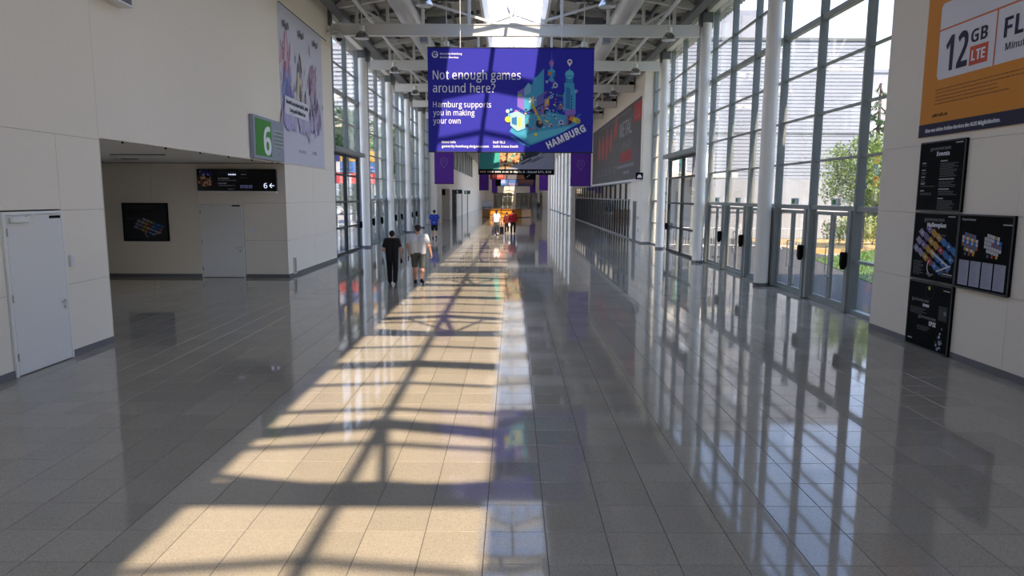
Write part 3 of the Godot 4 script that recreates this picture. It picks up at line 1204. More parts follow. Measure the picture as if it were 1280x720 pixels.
func glass_door(side: float, x: float, za: float, zb: float) -> void:
	var k := 1 if side > 0 else 0
	var lab: String = "pair of glass doors in the right glass wall, " + door_words[mini(doors_made[1], 4)] if side > 0 else "pair of glass doors in the left glass wall, number %d from the mural" % (doors_made[0] + 1)
	doors_made[k] += 1
	var d := struct("door", lab, "door")
	var g := G.new()
	for z: float in [za - 0.12, zb + 0.12]:
		g.cbox(Vector3(x - side * 0.06, 1.24, z), Vector3(0.2, 2.44, 0.16), 0.008)
	part(d, "jamb", g, M.frame)
	var a := za - 0.22
	var b := zb + 0.22
	var mid := (a + b) / 2
	for r: Array in [[a, mid + 0.01], [mid - 0.01, b]]:
		var f := G.new()
		var z0: float = r[0]
		var z1: float = r[1]
		f.cbox(Vector3(x, 1.22, z0 - 0.045), Vector3(0.06, 2.36, 0.09), 0.006)
		f.cbox(Vector3(x, 1.22, z1 + 0.045), Vector3(0.06, 2.36, 0.09), 0.006)
		f.cbox(Vector3(x, 0.10, (z0 + z1) / 2), Vector3(0.058, 0.14, z0 - z1 - 0.18), 0.006)
		f.cbox(Vector3(x, 2.36, (z0 + z1) / 2), Vector3(0.058, 0.09, z0 - z1 - 0.18), 0.006)
		var leaf := part(d, "leaf", f, M.frame)
		f = G.new()
		f.box(Vector3(x, 1.24, (z0 + z1) / 2), Vector3(0.012, 2.15, z0 - z1 - 0.18))
		part(leaf, "pane", f, M.glass)
		f = G.new()
		f.tube([Vector3(x - side * 0.03, 0.75, mid + (0.12 if r[0] == a else -0.12)), Vector3(x - side * 0.09, 0.75, mid + (0.12 if r[0] == a else -0.12)), Vector3(x - side * 0.09, 1.5, mid + (0.12 if r[0] == a else -0.12)), Vector3(x - side * 0.03, 1.5, mid + (0.12 if r[0] == a else -0.12))], 0.014, 8)
		part(leaf, "handle", f, M.chrome)
	g = G.new()
	g.cbox(Vector3(x - side * 0.22, 1.28, za - 0.12), Vector3(0.14, 0.36, 0.18), 0.03)
	g.cbox(Vector3(x - side * 0.24, 1.1, za - 0.10), Vector3(0.1, 0.12, 0.12), 0.02)
	part(d, "lock_box", g, M.black)
	g = G.new()
	g.cbox(Vector3(x - side * 0.13, 2.66, za - 0.9), Vector3(0.08, 0.18, 0.36), 0.008)
	var ex := part(d, "exit_sign", g, M.white_metal)
	g = G.new()
	g.box(Vector3(x - side * 0.175, 2.66, za - 0.9), Vector3(0.01, 0.12, 0.16))
	part(ex, "pictogram", g, M.green_sign)


func facades() -> void:
	var xr := 8.25
	glass_bay(1, xr, Z0 + BAY, Z0, "doors", "right glass wall bay nearest the black posters, with sky in its top panes")
	glass_bay(1, xr, Z0, Z0 - BAY, "doors", "right glass wall bay between the first and second columns")
	glass_bay(1, xr, Z0 - BAY, Z0 - BAY * 2, "entrance", "right glass wall bay with the tall entrance frame")
	glass_bay(1, xr, Z0 - BAY * 2, -40.45, "plain", "narrow right glass wall strip between the third column and the white pier", true)
	var xl := -8.15
	glass_bay(-1, xl, Z0 - BAY, Z0 - BAY * 2, "entrance", "left glass wall bay with the tall entrance frame, next to the mural wall")
	for i in 3:
		glass_bay(-1, xl, Z0 - BAY * (2 + i), Z0 - BAY * (3 + i), "doors", "left glass wall bay after the " + ["first", "second", "third"][i] + " left column")
	glass_bay(-1, xl, Z0 - BAY * 5, Z0 - BAY * 6, "plain", "last left glass wall bay, before the beige wall", true)
	for i in 8:
		glass_bay(1, xr, -89.0 - i * BAY, -89.0 - (i + 1) * BAY, "plain", "far right glass wall bay past the shopfront, number %d" % (i + 1), i == 7)
	var w := struct("wall_right", "white wall strip at the far right end of the hall", "wall")
	var g := G.new()
	g.span(Vector3(7.6, 0, -149.1), Vector3(9.0, 10.7, -178))
	part(w, "masonry", g, M.wall_paint)


func columns() -> void:
	var c := thing("column", "round white steel column by the right glass wall, first from the black posters", "column", Vector3(7.84, 0, Z0), 0.0, "round columns along the glass walls")
	var g := G.new()
	g.cyl(Vector3(0, 0.1, 0), Vector3(0, 9.75, 0), 0.215, 0.215, 28)
	part(c, "shaft", g, M.column_paint)
	g = G.new()
	g.lathe([Vector2(0.235, 0.0), Vector2(0.235, 0.09), Vector2(0.215, 0.10)], Vector3.ZERO, 28)
	part(c, "base_collar", g, M.baseboard)
	g = G.new()
	g.cbox(Vector3(0, 9.95, 0), Vector3(0.44, 0.4, 0.44), 0.012)
	part(c, "head_plate", g, M.steel_dark)
	var words := ["first", "second", "third", "fourth"]
	for i in [1, 2]:
		copy(c, "round white steel column by the right glass wall, %s from the black posters" % words[i], Vector3(7.84, 0, Z0 - BAY * i))
	for i in 4:
		copy(c, "round white steel column by the left glass wall, %s from the mural" % words[i], Vector3(-7.80, 0, Z0 - BAY * (2 + i)))
	for i in 8:
		copy(c, "slim-looking white column at the far right glass wall, number %d past the shopfront" % (i + 1), Vector3(7.84, 0, Z0 - BAY * (9 + i)))


# ---------------------------------------------------------------- outdoors
func ground() -> void:
	var w := struct("ground", "paved ground outside both glass walls", "ground")
	var g := G.new()
	g.box(Vector3(60, -0.35, -60), Vector3(104.0, 0.2, 260))
	part(w, "paving", g, M.paving)
	g = G.new()
	g.box(Vector3(-60, -0.35, -60), Vector3(104.0, 0.2, 260))
	part(w, "paving", g, M.paving)
	g = G.new()
	g.box(Vector3(11.7, -0.13, -25.0), Vector3(6.6, 0.24, 23.0))
	part(w, "terrace", g, M.asphalt)
	g = G.new()
	g.prism(PackedVector2Array([Vector2(8.4, 33.6), Vector2(30, 41.5), Vector2(60, 41.5), Vector2(60, 45.8), Vector2(8.4, 45.8)]), 0.0, 0.24, Transform3D(Basis(Vector3.RIGHT, Vector3(0, 0, -1), Vector3.UP), Vector3(0, -0.25, 0)))
	part(w, "ochre_strip", g, M.ochre)
	g = G.new()
	g.box(Vector3(-11.6, -0.13, -48), Vector3(6.6, 0.24, 40))
	part(w, "terrace", g, M.asphalt)
	# lawn
	var lawn := G.new()
	var poly := PackedVector2Array([Vector2(11.4, 20.6), Vector2(24, 15.5), Vector2(60, 15.5), Vector2(60, 38.5), Vector2(20.5, 37.5), Vector2(13.6, 30.6)])
	var flip := Transform3D(Basis(Vector3.RIGHT, Vector3(0, 0, -1), Vector3.UP), Vector3.ZERO)
	lawn.prism(poly, -0.2, 0.02, flip)
	var lw := thing("lawn", "bright green lawn outside the right glass doors", "grass")
	lw.set_meta("kind", "stuff")
	part(lw, "turf", lawn, M.lawn)
	var blade := G.new()
	blade.face(Vector3(-0.012, 0, 0), Vector3(0.012, 0, 0), Vector3(0.004, 0.11, 0.03))
	blade.face(Vector3(0.03, 0, -0.012), Vector3(0.03, 0, 0.012), Vector3(0.0, 0.10, 0.0))
	var mm := MultiMesh.new()
	mm.transform_format = MultiMesh.TRANSFORM_3D
	mm.mesh = blade.mesh()
	var ts := []
	while ts.size() < 9000:
		var p := Vector2(rng.randf_range(11, 30), rng.randf_range(16, 36))
		if Geometry2D.is_point_in_polygon(p, poly):
			ts.append(Transform3D(Basis(Vector3.UP, rng.randf() * TAU) * Basis.from_scale(Vector3.ONE * rng.randf_range(0.6, 1.3)), Vector3(p.x, 0.02, -p.y)))
	mm.instance_count = ts.size()
	for i in ts.size():
		mm.set_instance_transform(i, ts[i])
	var mi := MultiMeshInstance3D.new()
	mi.name = "blades"
	mi.multimesh = mm
	mi.material_override = M.lawn
	mi.set_meta("kind", "stuff")
	lw.add_child(mi)


func leaves(parent: Node3D, blobs: Array, count: int, size: float, m: Material) -> void:   # blobs: [centre, radii]
	var g := G.new()
	var tip := Vector3(0, 1.0, 0.15)
	g.face(Vector3.ZERO, Vector3(0.32, 0.45, 0.12), tip)
	g.face(Vector3.ZERO, tip, Vector3(-0.32, 0.45, 0.12))
	var mm := MultiMesh.new()
	mm.transform_format = MultiMesh.TRANSFORM_3D
	mm.mesh = g.mesh()
	mm.instance_count = count
	var total := 0.0
	for b: Array in blobs:
		total += b[1].x * b[1].y
	var i := 0
	for b: Array in blobs:
		var share := int(count * b[1].x * b[1].y / total)
		for k in share:
			if i >= count:
				break
			var d := Vector3(rng.randfn(), rng.randfn(), rng.randfn()).normalized() * pow(rng.randf(), 0.45)
			var at: Vector3 = b[0] + d * b[1]
			var s := size * rng.randf_range(0.6, 1.3)
			mm.set_instance_transform(i, Transform3D(Basis.from_euler(Vector3(rng.randf_range(-2.4, 0.6), rng.randf() * TAU, rng.randf_range(-0.8, 0.8))) * Basis.from_scale(Vector3.ONE * s), at))
			i += 1
	while i < count:
		mm.set_instance_transform(i, Transform3D(Basis.from_scale(Vector3.ONE * size), blobs[0][0]))
		i += 1
	var o := MultiMeshInstance3D.new()
	o.name = numbered(parent, "foliage")
	o.multimesh = mm
	o.material_override = m
	o.set_meta("kind", "stuff")
	parent.add_child(o)


func tree(label: String, at: Vector3, h: float, r: float, m: Material, count: int, leaf: float, cone := false, low := 0.25) -> void:
	var t := thing("tree", label, "tree", at)
	var g := G.new()
	g.cyl(Vector3(0, 0, 0), Vector3(0.05, h * 0.5, 0.03), h * 0.022, h * 0.014, 10)
	g.cyl(Vector3(0.05, h * 0.5, 0.03), Vector3(0.0, h * 0.93, 0.0), h * 0.014, h * 0.004, 8)
	part(t, "trunk", g, M.bark)
	var blobs := []
	g = G.new()
	var n := 26
	for i in n:
		var f := float(i) / n
		var y := h * lerpf(low, 0.96, f)
		var a := i * 2.4
		var spread := r * (1.05 - f * 0.95 if cone else sqrt(maxf(0.08, 1.0 - pow(f * 1.7 - 0.7, 2.0))))
		var reach := spread * rng.randf_range(0.45, 0.8)
		var p := Vector3(cos(a) * reach, y + (-0.05 * h if cone else 0.03 * h), sin(a) * reach)
		g.cyl(Vector3(0, y - 0.05 * h * (0.0 if cone else 1.0), 0), p, h * 0.007, h * 0.002, 6, false)
		blobs.append([p, Vector3(spread * 0.48, spread * (0.22 if cone else 0.36), spread * 0.48)])
	part(t, "branches", g, M.bark)
	leaves(t, blobs, count, leaf, m)


func outside() -> void:
	# long white louvred hall across the yard on the right
	var b := thing("building", "long white hall with horizontal louvred cladding outside the right glass wall", "building", Vector3(8.65, 0, -46.0))
	var g := G.new()
	g.span(Vector3(0, 0.0, -0.3), Vector3(14.6, 1.8, 0.0))
	g.span(Vector3(0, 1.8, -0.6), Vector3(14.6, 3.96, 0.10))
	part(b, "plinth", g, M.facade_white)
	g = G.new()
	g.span(Vector3(0, 3.96, -0.6), Vector3(14.5, 12.9, -0.06))
	g.span(Vector3(14.0, 0, -20.0), Vector3(14.5, 12.9, -0.3))
	g.span(Vector3(0, 12.8, -20.0), Vector3(14.5, 12.9, -0.3))
	part(b, "wall", g, M.facade_white)
	for i in 38:
		g = G.new()
		var y := 3.98 + i * 0.233
		g.quad(Vector3(0, y, 0.03), Vector3(14.55, y, 0.03), Vector3(14.55, y + 0.21, 0.0), Vector3(0, y + 0.21, 0.0))
		g.quad(Vector3(0, y + 0.21, 0.0), Vector3(14.55, y + 0.21, 0.0), Vector3(14.55, y + 0.21, -0.06), Vector3(0, y + 0.21, -0.06))
		g.quad(Vector3(0, y, -0.06), Vector3(14.55, y, -0.06), Vector3(14.55, y, 0.03), Vector3(0, y, 0.03))
		part(b, "louvre", g, M.louvre)
	g = G.new()
	g.span(Vector3(0, 6.9, -0.12), Vector3(14.55, 6.98, 0.06))
	g.span(Vector3(-0.1, 12.84, -0.6), Vector3(14.65, 13.02, 0.10))
	g.span(Vector3(14.5, 3.9, -0.3), Vector3(14.6, 12.9, 0.06))
	part(b, "dark_band", g, M.steel_dark)
	g = G.new()
	for x: float in [1.6, 3.4]:
		g.span(Vector3(x, 4.2, 0.0), Vector3(x + 1.3, 5.6, 0.06))
	part(b, "vent_opening", g, M.steel)
	var u := thing("rooftop_unit", "pale boxy plant room on the roof behind the louvred hall", "roof unit", Vector3(16.6, 12.9, -54.0))
	g = G.new()
	g.cbox(Vector3(0, 1.7, 0), Vector3(5.0, 3.4, 4.0), 0.03)
	part(u, "casing", g, M.louvre)
	g = G.new()
	for i in 4:
		g.box(Vector3(-1.9 + i * 1.25, 1.7, 2.02), Vector3(1.0, 2.6, 0.04))
	part(u, "panel", g, M.facade_white)
	# farther white block
	b = thing("building", "distant white office block with horizontal window bands, right of the louvred hall", "building", Vector3(57.0, 0, -90.0))
	g = G.new()
	g.span(Vector3(-18, 0, -14), Vector3(20, 18.6, 0))
	part(b, "wall", g, M.facade_white)
	for i in 5:
		g = G.new()
		g.span(Vector3(-17.9, 2.0 + i * 3.0, 0.0), Vector3(19.9, 3.3 + i * 3.0, 0.06))
		part(b, "window_band", g, M.steel)
	g = G.new()
	g.span(Vector3(-18.2, 18.6, -14), Vector3(20.2, 19.0, 0.2))
	part(b, "parapet", g, M.louvre)
	b = thing("shed", "low white shed with a dark window behind the hedge", "shed", Vector3(29.0, 0, -54.0))
	g = G.new()
	g.span(Vector3(-4, 0, -3), Vector3(5, 3.4, 0))
	part(b, "wall", g, M.facade_white)
	g = G.new()
	g.span(Vector3(-2.6, 1.2, 0.0), Vector3(3.4, 2.7, 0.05))
	part(b, "window", g, M.frame_dark)
	g = G.new()
	g.span(Vector3(-4.3, 3.4, -3.2), Vector3(5.3, 3.6, 0.4))
	part(b, "roof", g, M.steel)
	tree("bright yellow-green tree in sun outside the glass doors by the posters", Vector3(18.9, 0, -37.0), 6.1, 2.2, M.leaf_bright, 9000, 0.145, false, 0.36)
	tree("tall dark conifer at the right end of the louvred hall", Vector3(25.4, 0, -48.5), 11.4, 2.8, M.leaf_dark, 6500, 0.26, true, 0.12)
	tree("dark leafy tree behind the hedge on the right", Vector3(30.0, 0, -50.0), 7.5, 3.2, M.leaf_dark, 4000, 0.28)
	var h := thing("hedge", "pale sunlit hedge past the lawn on the right", "hedge", Vector3(22.4, 0, -40.5))
	g = G.new()
	for i in 7:
		g.cyl(Vector3(-3 + i, 0, 0), Vector3(-3 + i + 0.1, 1.1, 0.05), 0.03, 0.015, 6)
	part(h, "stems", g, M.bark)
	var bl := []
	for i in 9:
		bl.append([Vector3(-3.4 + i * 0.85, 0.85, rng.randf_range(-0.2, 0.2)), Vector3(0.75, 0.85, 0.7)])
	leaves(h, bl, 4200, 0.17, M.leaf_hedge)
	# crowd barriers and railing
	var words := ["right-hand steel crowd barrier beyond the lawn", "second steel crowd barrier from the right, in front of the louvred hall", "third steel crowd barrier from the right, in front of the louvred hall", "left-most steel crowd barrier in front of the louvred hall"]
	var f0: Node3D = null
	for i in 4:
		var at := Vector3(15.1 - i * 2.0, 0, -36.4 - i * 0.25)
		if f0:
			copy(f0, words[i], at)
			continue
		f0 = thing("crowd_barrier", words[0], "barrier", at, 0.0, "crowd barriers in the yard")
		g = G.new()
		g.tube([Vector3(-0.95, 0.18, 0), Vector3(-0.95, 1.0, 0), Vector3(-0.85, 1.1, 0), Vector3(0.85, 1.1, 0), Vector3(0.95, 1.0, 0), Vector3(0.95, 0.18, 0), Vector3(-0.95, 0.18, 0)], 0.022, 8)
		part(f0, "frame", g, M.white_metal)
		for k in 13:
			g = G.new()
			g.cyl(Vector3(-0.82 + k * 0.137, 0.18, 0), Vector3(-0.82 + k * 0.137, 1.1, 0), 0.010, 0.010, 6)
			part(f0, "bar", g, M.white_metal)
		for s: float in [-0.8, 0.8]:
			g = G.new()
			g.tube([Vector3(s, 0.03, -0.3), Vector3(s, 0.2, 0), Vector3(s, 0.03, 0.3)], 0.018, 8)
			part(f0, "foot", g, M.white_metal)
	var p := thing("marker_post", "red and white striped post outside the doors of the second right bay", "post", Vector3(9.4, 0, -31.4))
	for i in 5:
		g = G.new()
		g.cyl(Vector3(0, i * 0.48, 0), Vector3(0, i * 0.48 + 0.48, 0), 0.06, 0.06, 14)
		part(p, "band", g, M.white_metal if i % 2 == 0 else M.red_ink)
	g = G.new()
	g.cyl(Vector3(0, 0, 0), Vector3(0, 0.06, 0), 0.18, 0.16, 16)
	part(p, "foot", g, M.black)
	# left: louvred hall, trees and a colourful truck body
	b = thing("building", "white louvred hall behind the trees outside the left glass wall", "building", Vector3(-32.6, 0, -104.0))
	g = G.new()
	g.span(Vector3(-14, 0, -10), Vector3(14, 25.0, 0))
	part(b, "wall", g, M.facade_white)
	g = G.new()
	for i in 30:
		var y := 6.0 + i * 0.62
		g.quad(Vector3(-14, y, 0.16), Vector3(14, y, 0.16), Vector3(14, y + 0.46, 0.02), Vector3(-14, y + 0.46, 0.02))
	tag(part(b, "louvres", g, M.louvre), "", "", "", "stuff")
	g = G.new()
	g.span(Vector3(-14, 2.2, 0.02), Vector3(14, 4.6, 0.08))
	part(b, "window_band", g, M.steel_dark)
	var spots := [[-15.6, -60.0, 10.5, 3.3], [-17.2, -74.0, 12.0, 3.6], [-14.6, -82.0, 11.0, 3.4], [-15.5, -97.0, 12.5, 3.8], [-13.6, -112.0, 12.0, 3.6]]
	var tw := ["nearest leafy tree outside the left glass wall, by the coloured truck body", "second leafy tree along outside the left glass wall", "third leafy tree along outside the left glass wall", "fourth leafy tree along outside the left glass wall", "farthest leafy tree outside the left glass wall"]
	for i in 5:
		tree(tw[i], Vector3(spots[i][0], 0, spots[i][1]), spots[i][2], spots[i][3], M.leaf_dark, 8000, 0.36, false, 0.14)
	var k := thing("trailer", "box trailer with red, blue and yellow painted panels outside the left entrance", "trailer", Vector3(-12.0, 0.0, -50.5), 0.35)
	g = G.new()
	g.cbox(Vector3(0, 4.75, 0), Vector3(4.4, 2.4, 2.0), 0.03)
	part(k, "body", g, M.steel_dark)
	g = G.new()
	for i in 6:
		for j in 3:
			g.ink_rect(-2.1 + i * 0.7, 3.6 + j * 0.78, 0.66, 0.74, [[Color(0.78, 0.22, 0.16), Color(0.80, 0.30, 0.22)], [Color(0.25, 0.45, 0.75), Color(0.80, 0.80, 0.80)], [Color(0.80, 0.62, 0.20), Color(0.12, 0.18, 0.42)]][j][(i + i / 3) % 2])
	part(k, "painted_panels", g, M.print, Transform3D(Basis(), Vector3(0, 0, 1.005)))
	g = G.new()
	for sx: float in [-1.8, 1.8]:
		for sz: float in [-0.8, 0.8]:
			g.box(Vector3(sx, 1.65, sz), Vector3(0.2, 3.9, 0.2))
	part(k, "support_legs", g, M.steel)


# ---------------------------------------------------------------- left wall
func plain_door(label: String, at: Vector3, turn: float, w: float, handle_right: bool) -> void:   # local x along the wall, z out of it
	var d := struct("door", label, "door", at)
	d.rotation.y = turn
	var g := G.new()
	g.cbox(Vector3(0, 2.475, 0.0), Vector3(w + 0.1, 0.05, 0.07), 0.004)
	g.cbox(Vector3(-w / 2 - 0.025, 1.23, 0.0), Vector3(0.05, 2.46, 0.07), 0.004)
	g.cbox(Vector3(w / 2 + 0.025, 1.23, 0.0), Vector3(0.05, 2.46, 0.07), 0.004)
	part(d, "frame", g, M.steel)
	g = G.new()
	g.cbox(Vector3(0, 1.23, 0.005), Vector3(w - 0.012, 2.43, 0.06), 0.005)
	part(d, "leaf", g, M.door_paint)
	var s := 1.0 if handle_right else -1.0
	g = G.new()
	g.cyl(Vector3(s * (w / 2 - 0.09), 1.0, 0.03), Vector3(s * (w / 2 - 0.09), 1.0, 0.05), 0.028, 0.028, 16)
	g.tube([Vector3(s * (w / 2 - 0.09), 1.0, 0.04), Vector3(s * (w / 2 - 0.09), 1.0, 0.085), Vector3(s * (w / 2 - 0.22), 1.0, 0.085)], 0.010, 10)
	g.cyl(Vector3(s * (w / 2 - 0.09), 0.9, 0.03), Vector3(s * (w / 2 - 0.09), 0.9, 0.055), 0.028, 0.026, 16)
	part(d, "handle", g, M.chrome)
	g = G.new()
	g.cbox(Vector3(-s * (w / 2 - 0.24), 2.38, 0.075), Vector3(0.34, 0.085, 0.06), 0.008)
	g.bar(Vector3(-s * (w / 2 - 0.36), 2.42, 0.09), Vector3(-s * (w / 2 - 0.6), 2.45, 0.06), 0.03, 0.018)
	part(d, "door_closer", g, M.steel)
	g = G.new()
	g.box(Vector3(s * (w / 2 - 0.17), 2.40, 0.037), Vector3(0.27, 0.045, 0.004))
	part(d, "label_strip", g, M.black)
	for y: float in [0.3, 1.2, 2.2]:
		g = G.new()
		g.cyl(Vector3(-s * (w / 2 + 0.0), y - 0.06, 0.04), Vector3(-s * (w / 2), y + 0.06, 0.04), 0.012, 0.012, 8)
		part(d, "hinge", g, M.chrome)


func left_things() -> void:
	plain_door("plain off-white door with a lever handle in the near left wall", Vector3(-7.53, 0, -10.715), PI / 2, 1.26, true)
	plain_door("plain off-white door in the corridor wall under the screen", Vector3(-9.72, 0, -22.80), 0.0, 1.36, true)
	var g := G.new()
	var t := thing("card_reader", "small white card reader beside the near left door handle", "card reader", Vector3(-7.53, 1.65, -11.56), PI / 2)
	g.cbox(Vector3(0, 0, 0.02), Vector3(0.12, 0.19, 0.04), 0.008)
	part(t, "housing", g, M.white_metal)
	g = G.new()
	g.box(Vector3(0, -0.02, 0.042), Vector3(0.07, 0.09, 0.004))
	part(t, "key_plate", g, M.soffit_paint)
	t = thing("switch_plate", "small white switch plate right of the corridor door", "switch", Vector3(-8.72, 1.61, -22.80))
	g = G.new()
	g.cbox(Vector3(0, 0, 0.015), Vector3(0.2, 0.14, 0.03), 0.006)
	part(t, "plate", g, M.white_metal)
	g = G.new()
	g.box(Vector3(0.03, 0, 0.032), Vector3(0.09, 0.08, 0.006))
	part(t, "rocker", g, M.steel)
	t = thing("wall_vent", "grey metal grille low on the wall beside the corridor corner", "vent", Vector3(-7.53, 0.36, -23.4), PI / 2)
	g = G.new()
	for r: Array in [[-0.15, 0, 0.03, 0.56], [0.15, 0, 0.03, 0.56], [0, 0.27, 0.33, 0.03], [0, -0.27, 0.33, 0.03]]:
		g.box(Vector3(r[0], r[1], 0.012), Vector3(r[2], r[3], 0.024))
	part(t, "frame", g, M.steel)
	for i in 13:
		g = G.new()
		g.box(Vector3(0, -0.23 + i * 0.038, 0.012), Vector3(0.28, 0.02, 0.006), Basis(Vector3.RIGHT, 0.6))
		part(t, "slat", g, M.steel_dark)
	t = thing("sensor_box", "small white sensor low on the corridor wall", "sensor", Vector3(-12.0, 0.32, -22.80))
	g = G.new()
	g.cbox(Vector3(0, 0, 0.015), Vector3(0.09, 0.09, 0.03), 0.008)
	part(t, "plate", g, M.steel)
	# hall number sign
	t = thing("hall_sign", "boxy sign with a green panel reading 6 above the corridor corner", "sign", Vector3(-7.53, 3.80, -21.10), PI / 2)
	g = G.new()
	g.cbox(Vector3(0, 0.63, 0.07), Vector3(2.6, 1.24, 0.12), 0.012)
	part(t, "casing", g, M.louvre)
	g = G.new()
	g.box(Vector3(-0.50, 0.64, 0.132), Vector3(1.30, 1.06, 0.006))
	part(t, "green_panel", g, M.green_sign)
	letters(t, "6", Vector3(-0.52, 0.16, 0.134), 0.84, M.white_ink, 0.62, true)
	g = G.new()
	var gr := Color(0.42, 0.50, 0.46)
	for i in 9:
		var hh := 0.32 * sqrt(1.0 - pow((i - 4) / 5.0, 2))
		g.ink_rect(0.44 + i * 0.085, 0.70 - hh, 0.055, hh * 1.75, gr)
	for i in 5:
		g.ink_rect(0.42, 0.46 + i * 0.12, 0.78, 0.022, Color(0.78, 0.80, 0.80))
	g.ink_dot(1.06, 0.33, 0.035, gr)
	g.ink_rect(0.72, 0.22, 0.16, 0.03, gr)
	tag(part(t, "emblem", g, M.print, Transform3D(Basis(), Vector3(0, 0, 0.1305))), "", "", "", "stuff")
	# mural: figures are kept as loose patches of colour
	t = thing("wall_poster", "tall pale lilac poster with three soft colour clusters on the left wall", "poster", Vector3(-7.53, 3.81, -22.62), PI / 2)
	g = G.new()
	g.box(Vector3(2.48, 2.53, 0.006), Vector3(4.96, 5.06, 0.008))
	part(t, "sheet", g, M.mural)
	g = G.new()
	var r := RandomNumberGenerator.new()
	r.seed = 21
	var sets := [[0.65, 3.2, 0.5, 0.75, [Color(0.72, 0.50, 0.58), Color(0.80, 0.62, 0.70), Color(0.62, 0.42, 0.50), Color(0.85, 0.74, 0.78)]], [0.72, 2.25, 0.55, 0.55, [Color(0.42, 0.46, 0.70), Color(0.55, 0.60, 0.80), Color(0.50, 0.42, 0.66)]], [2.1, 2.5, 0.5, 0.9, [Color(0.80, 0.76, 0.74), Color(0.30, 0.28, 0.32), Color(0.86, 0.80, 0.66), Color(0.62, 0.58, 0.64)]], [3.7, 3.0, 0.4, 0.75, [Color(0.76, 0.62, 0.70), Color(0.42, 0.34, 0.42), Color(0.68, 0.56, 0.68)]], [3.85, 2.1, 0.5, 0.6, [Color(0.34, 0.28, 0.36), Color(0.62, 0.56, 0.68), Color(0.72, 0.68, 0.78)]], [0.8, 1.55, 0.5, 0.2, [Color(0.62, 0.58, 0.80), Color(0.74, 0.72, 0.86)]], [2.6, 1.5, 1.6, 0.2, [Color(0.74, 0.72, 0.82), Color(0.70, 0.66, 0.78)]]]
	for s: Array in sets:
		for i in 64:
			var d := Vector2(r.randfn() * 0.55, r.randfn() * 0.55)
			var c := Vector2(s[0] + d.x * s[2], s[1] + d.y * s[3])
			var p := PackedVector2Array()
			var a := r.randf() * TAU
			var sz := r.randf_range(0.06, 0.2)
			for q: Vector2 in [Vector2(-0.5, -2.0), Vector2(0.5, -1.2), Vector2(0.35, 0.8), Vector2(0.0, 2.0), Vector2(-0.5, 0.9)]:
				p.append(c + (q * sz).rotated(0.35 * sin(a)))
			g.ink(p, s[4][r.randi() % s[4].size()])
	for q: Array in [[0.35, 4.35], [2.0, 4.4], [3.75, 4.45]]:
		for i in 5:
			g.ink_rect(q[0] + i * 0.13, q[1] + 0.05 * sin(i * 2.0), 0.09, 0.20, Color(0.25, 0.22, 0.26), 0.25)
	g.ink_rect(0.28, 1.62, 2.6, 0.58, Color(0.86, 0.85, 0.88))
	g.ink_lines(1.6, 0.42, 1.1, 1, 0.1, 0.11, Color(0.5, 0.5, 0.55), r)
	g.ink_lines(3.25, 0.44, 0.7, 1, 0.1, 0.13, Color(0.30, 0.28, 0.34), r)
	tag(part(t, "artwork", g, M.print, Transform3D(Basis(), Vector3(0, 0, 0.011))), "", "", "", "stuff")
	letters(t, "Booth Location Hall 6, B60", Vector3(0.40, 1.96, 0.055), 0.13, M.navy_ink, 2.35, true)
	letters(t, "Carry and Edition Fan", Vector3(0.72, 1.72, 0.055), 0.13, M.navy_ink, 1.7, true)
	g = G.new()
	g.box(Vector3(2.9, 5.075, 0.012), Vector3(5.6, 0.03, 0.024))
	part(t, "top_rail", g, M.steel_dark)
	# screen in the corridor
	t = thing("information_screen", "wide black information screen reading 6 with an arrow, over the corridor door", "screen", Vector3(-9.08, 2.88, -22.60))
	g = G.new()
	g.cbox(Vector3(0, 0.36, -0.06), Vector3(2.60, 0.72, 0.12), 0.008)
	part(t, "panel", g, M.black_gloss)
	g = G.new()
	g.cbox(Vector3(0, -0.025, -0.06), Vector3(2.60, 0.06, 0.12), 0.006)
	part(t, "bottom_rail", g, M.steel)
	g = G.new()
	for i in 70:
		var a := r.randf() * TAU
		var q := sqrt(r.randf()) * 0.24
		var pp := Vector2(-1.02 + cos(a) * q, 0.42 + sin(a) * q * 1.1)
		var kk: Color = [Color(0.75, 0.48, 0.30), Color(0.62, 0.25, 0.32), Color(0.86, 0.70, 0.52), Color(0.45, 0.20, 0.22)][r.randi() % 4]
		if pp.y > 0.5:
			kk = [Color(0.12, 0.16, 0.55), Color(0.65, 0.68, 0.85), Color(0.10, 0.10, 0.35)][r.randi() % 3]
		g.ink_dot(pp.x, pp.y, r.randf_range(0.02, 0.05), kk, 7)
	g.ink_rect(-0.60, 0.59, 0.6, 0.05, Color(0.2, 0.2, 0.26))
	for i in 3:
		g.ink_rect(0.12 + i * 0.14, 0.10, 0.115, 0.10, Color(0.62, 0.66, 0.9))
		g.ink_rect(0.15 + i * 0.14, 0.13, 0.055, 0.04, Color(0.3, 0.32, 0.6))
	g.ink_lines(-0.60, 0.40, 0.5, 1, 0.06, 0.034, Color(0.8, 0.8, 0.85), r)
	g.ink_lines(-0.60, 0.335, 0.62, 1, 0.06, 0.03, Color(0.6, 0.6, 0.66), r)
	g.ink_lines(-0.60, 0.235, 0.3, 1, 0.06, 0.034, Color(0.8, 0.8, 0.85), r)
	g.ink_lines(-0.60, 0.17, 0.58, 1, 0.06, 0.03, Color(0.6, 0.6, 0.66), r)
	g.ink_lines(-0.28, 0.05, 0.3, 1, 0.06, 0.03, Color(0.6, 0.6, 0.66), r)
	g.ink_lines(0.16, 0.53, 0.2, 1, 0.06, 0.03, Color(0.6, 0.6, 0.66), r)
	g.ink_rect(0.10, 0.42, 0.26, 0.008, Color(0.3, 0.3, 0.35))
	g.ink_rect(0.10, 0.64, 0.26, 0.008, Color(0.3, 0.3, 0.35))
	tag(part(t, "image", g, M.print, Transform3D(Basis(), Vector3(0, 0, 0.001))), "", "", "", "stuff")
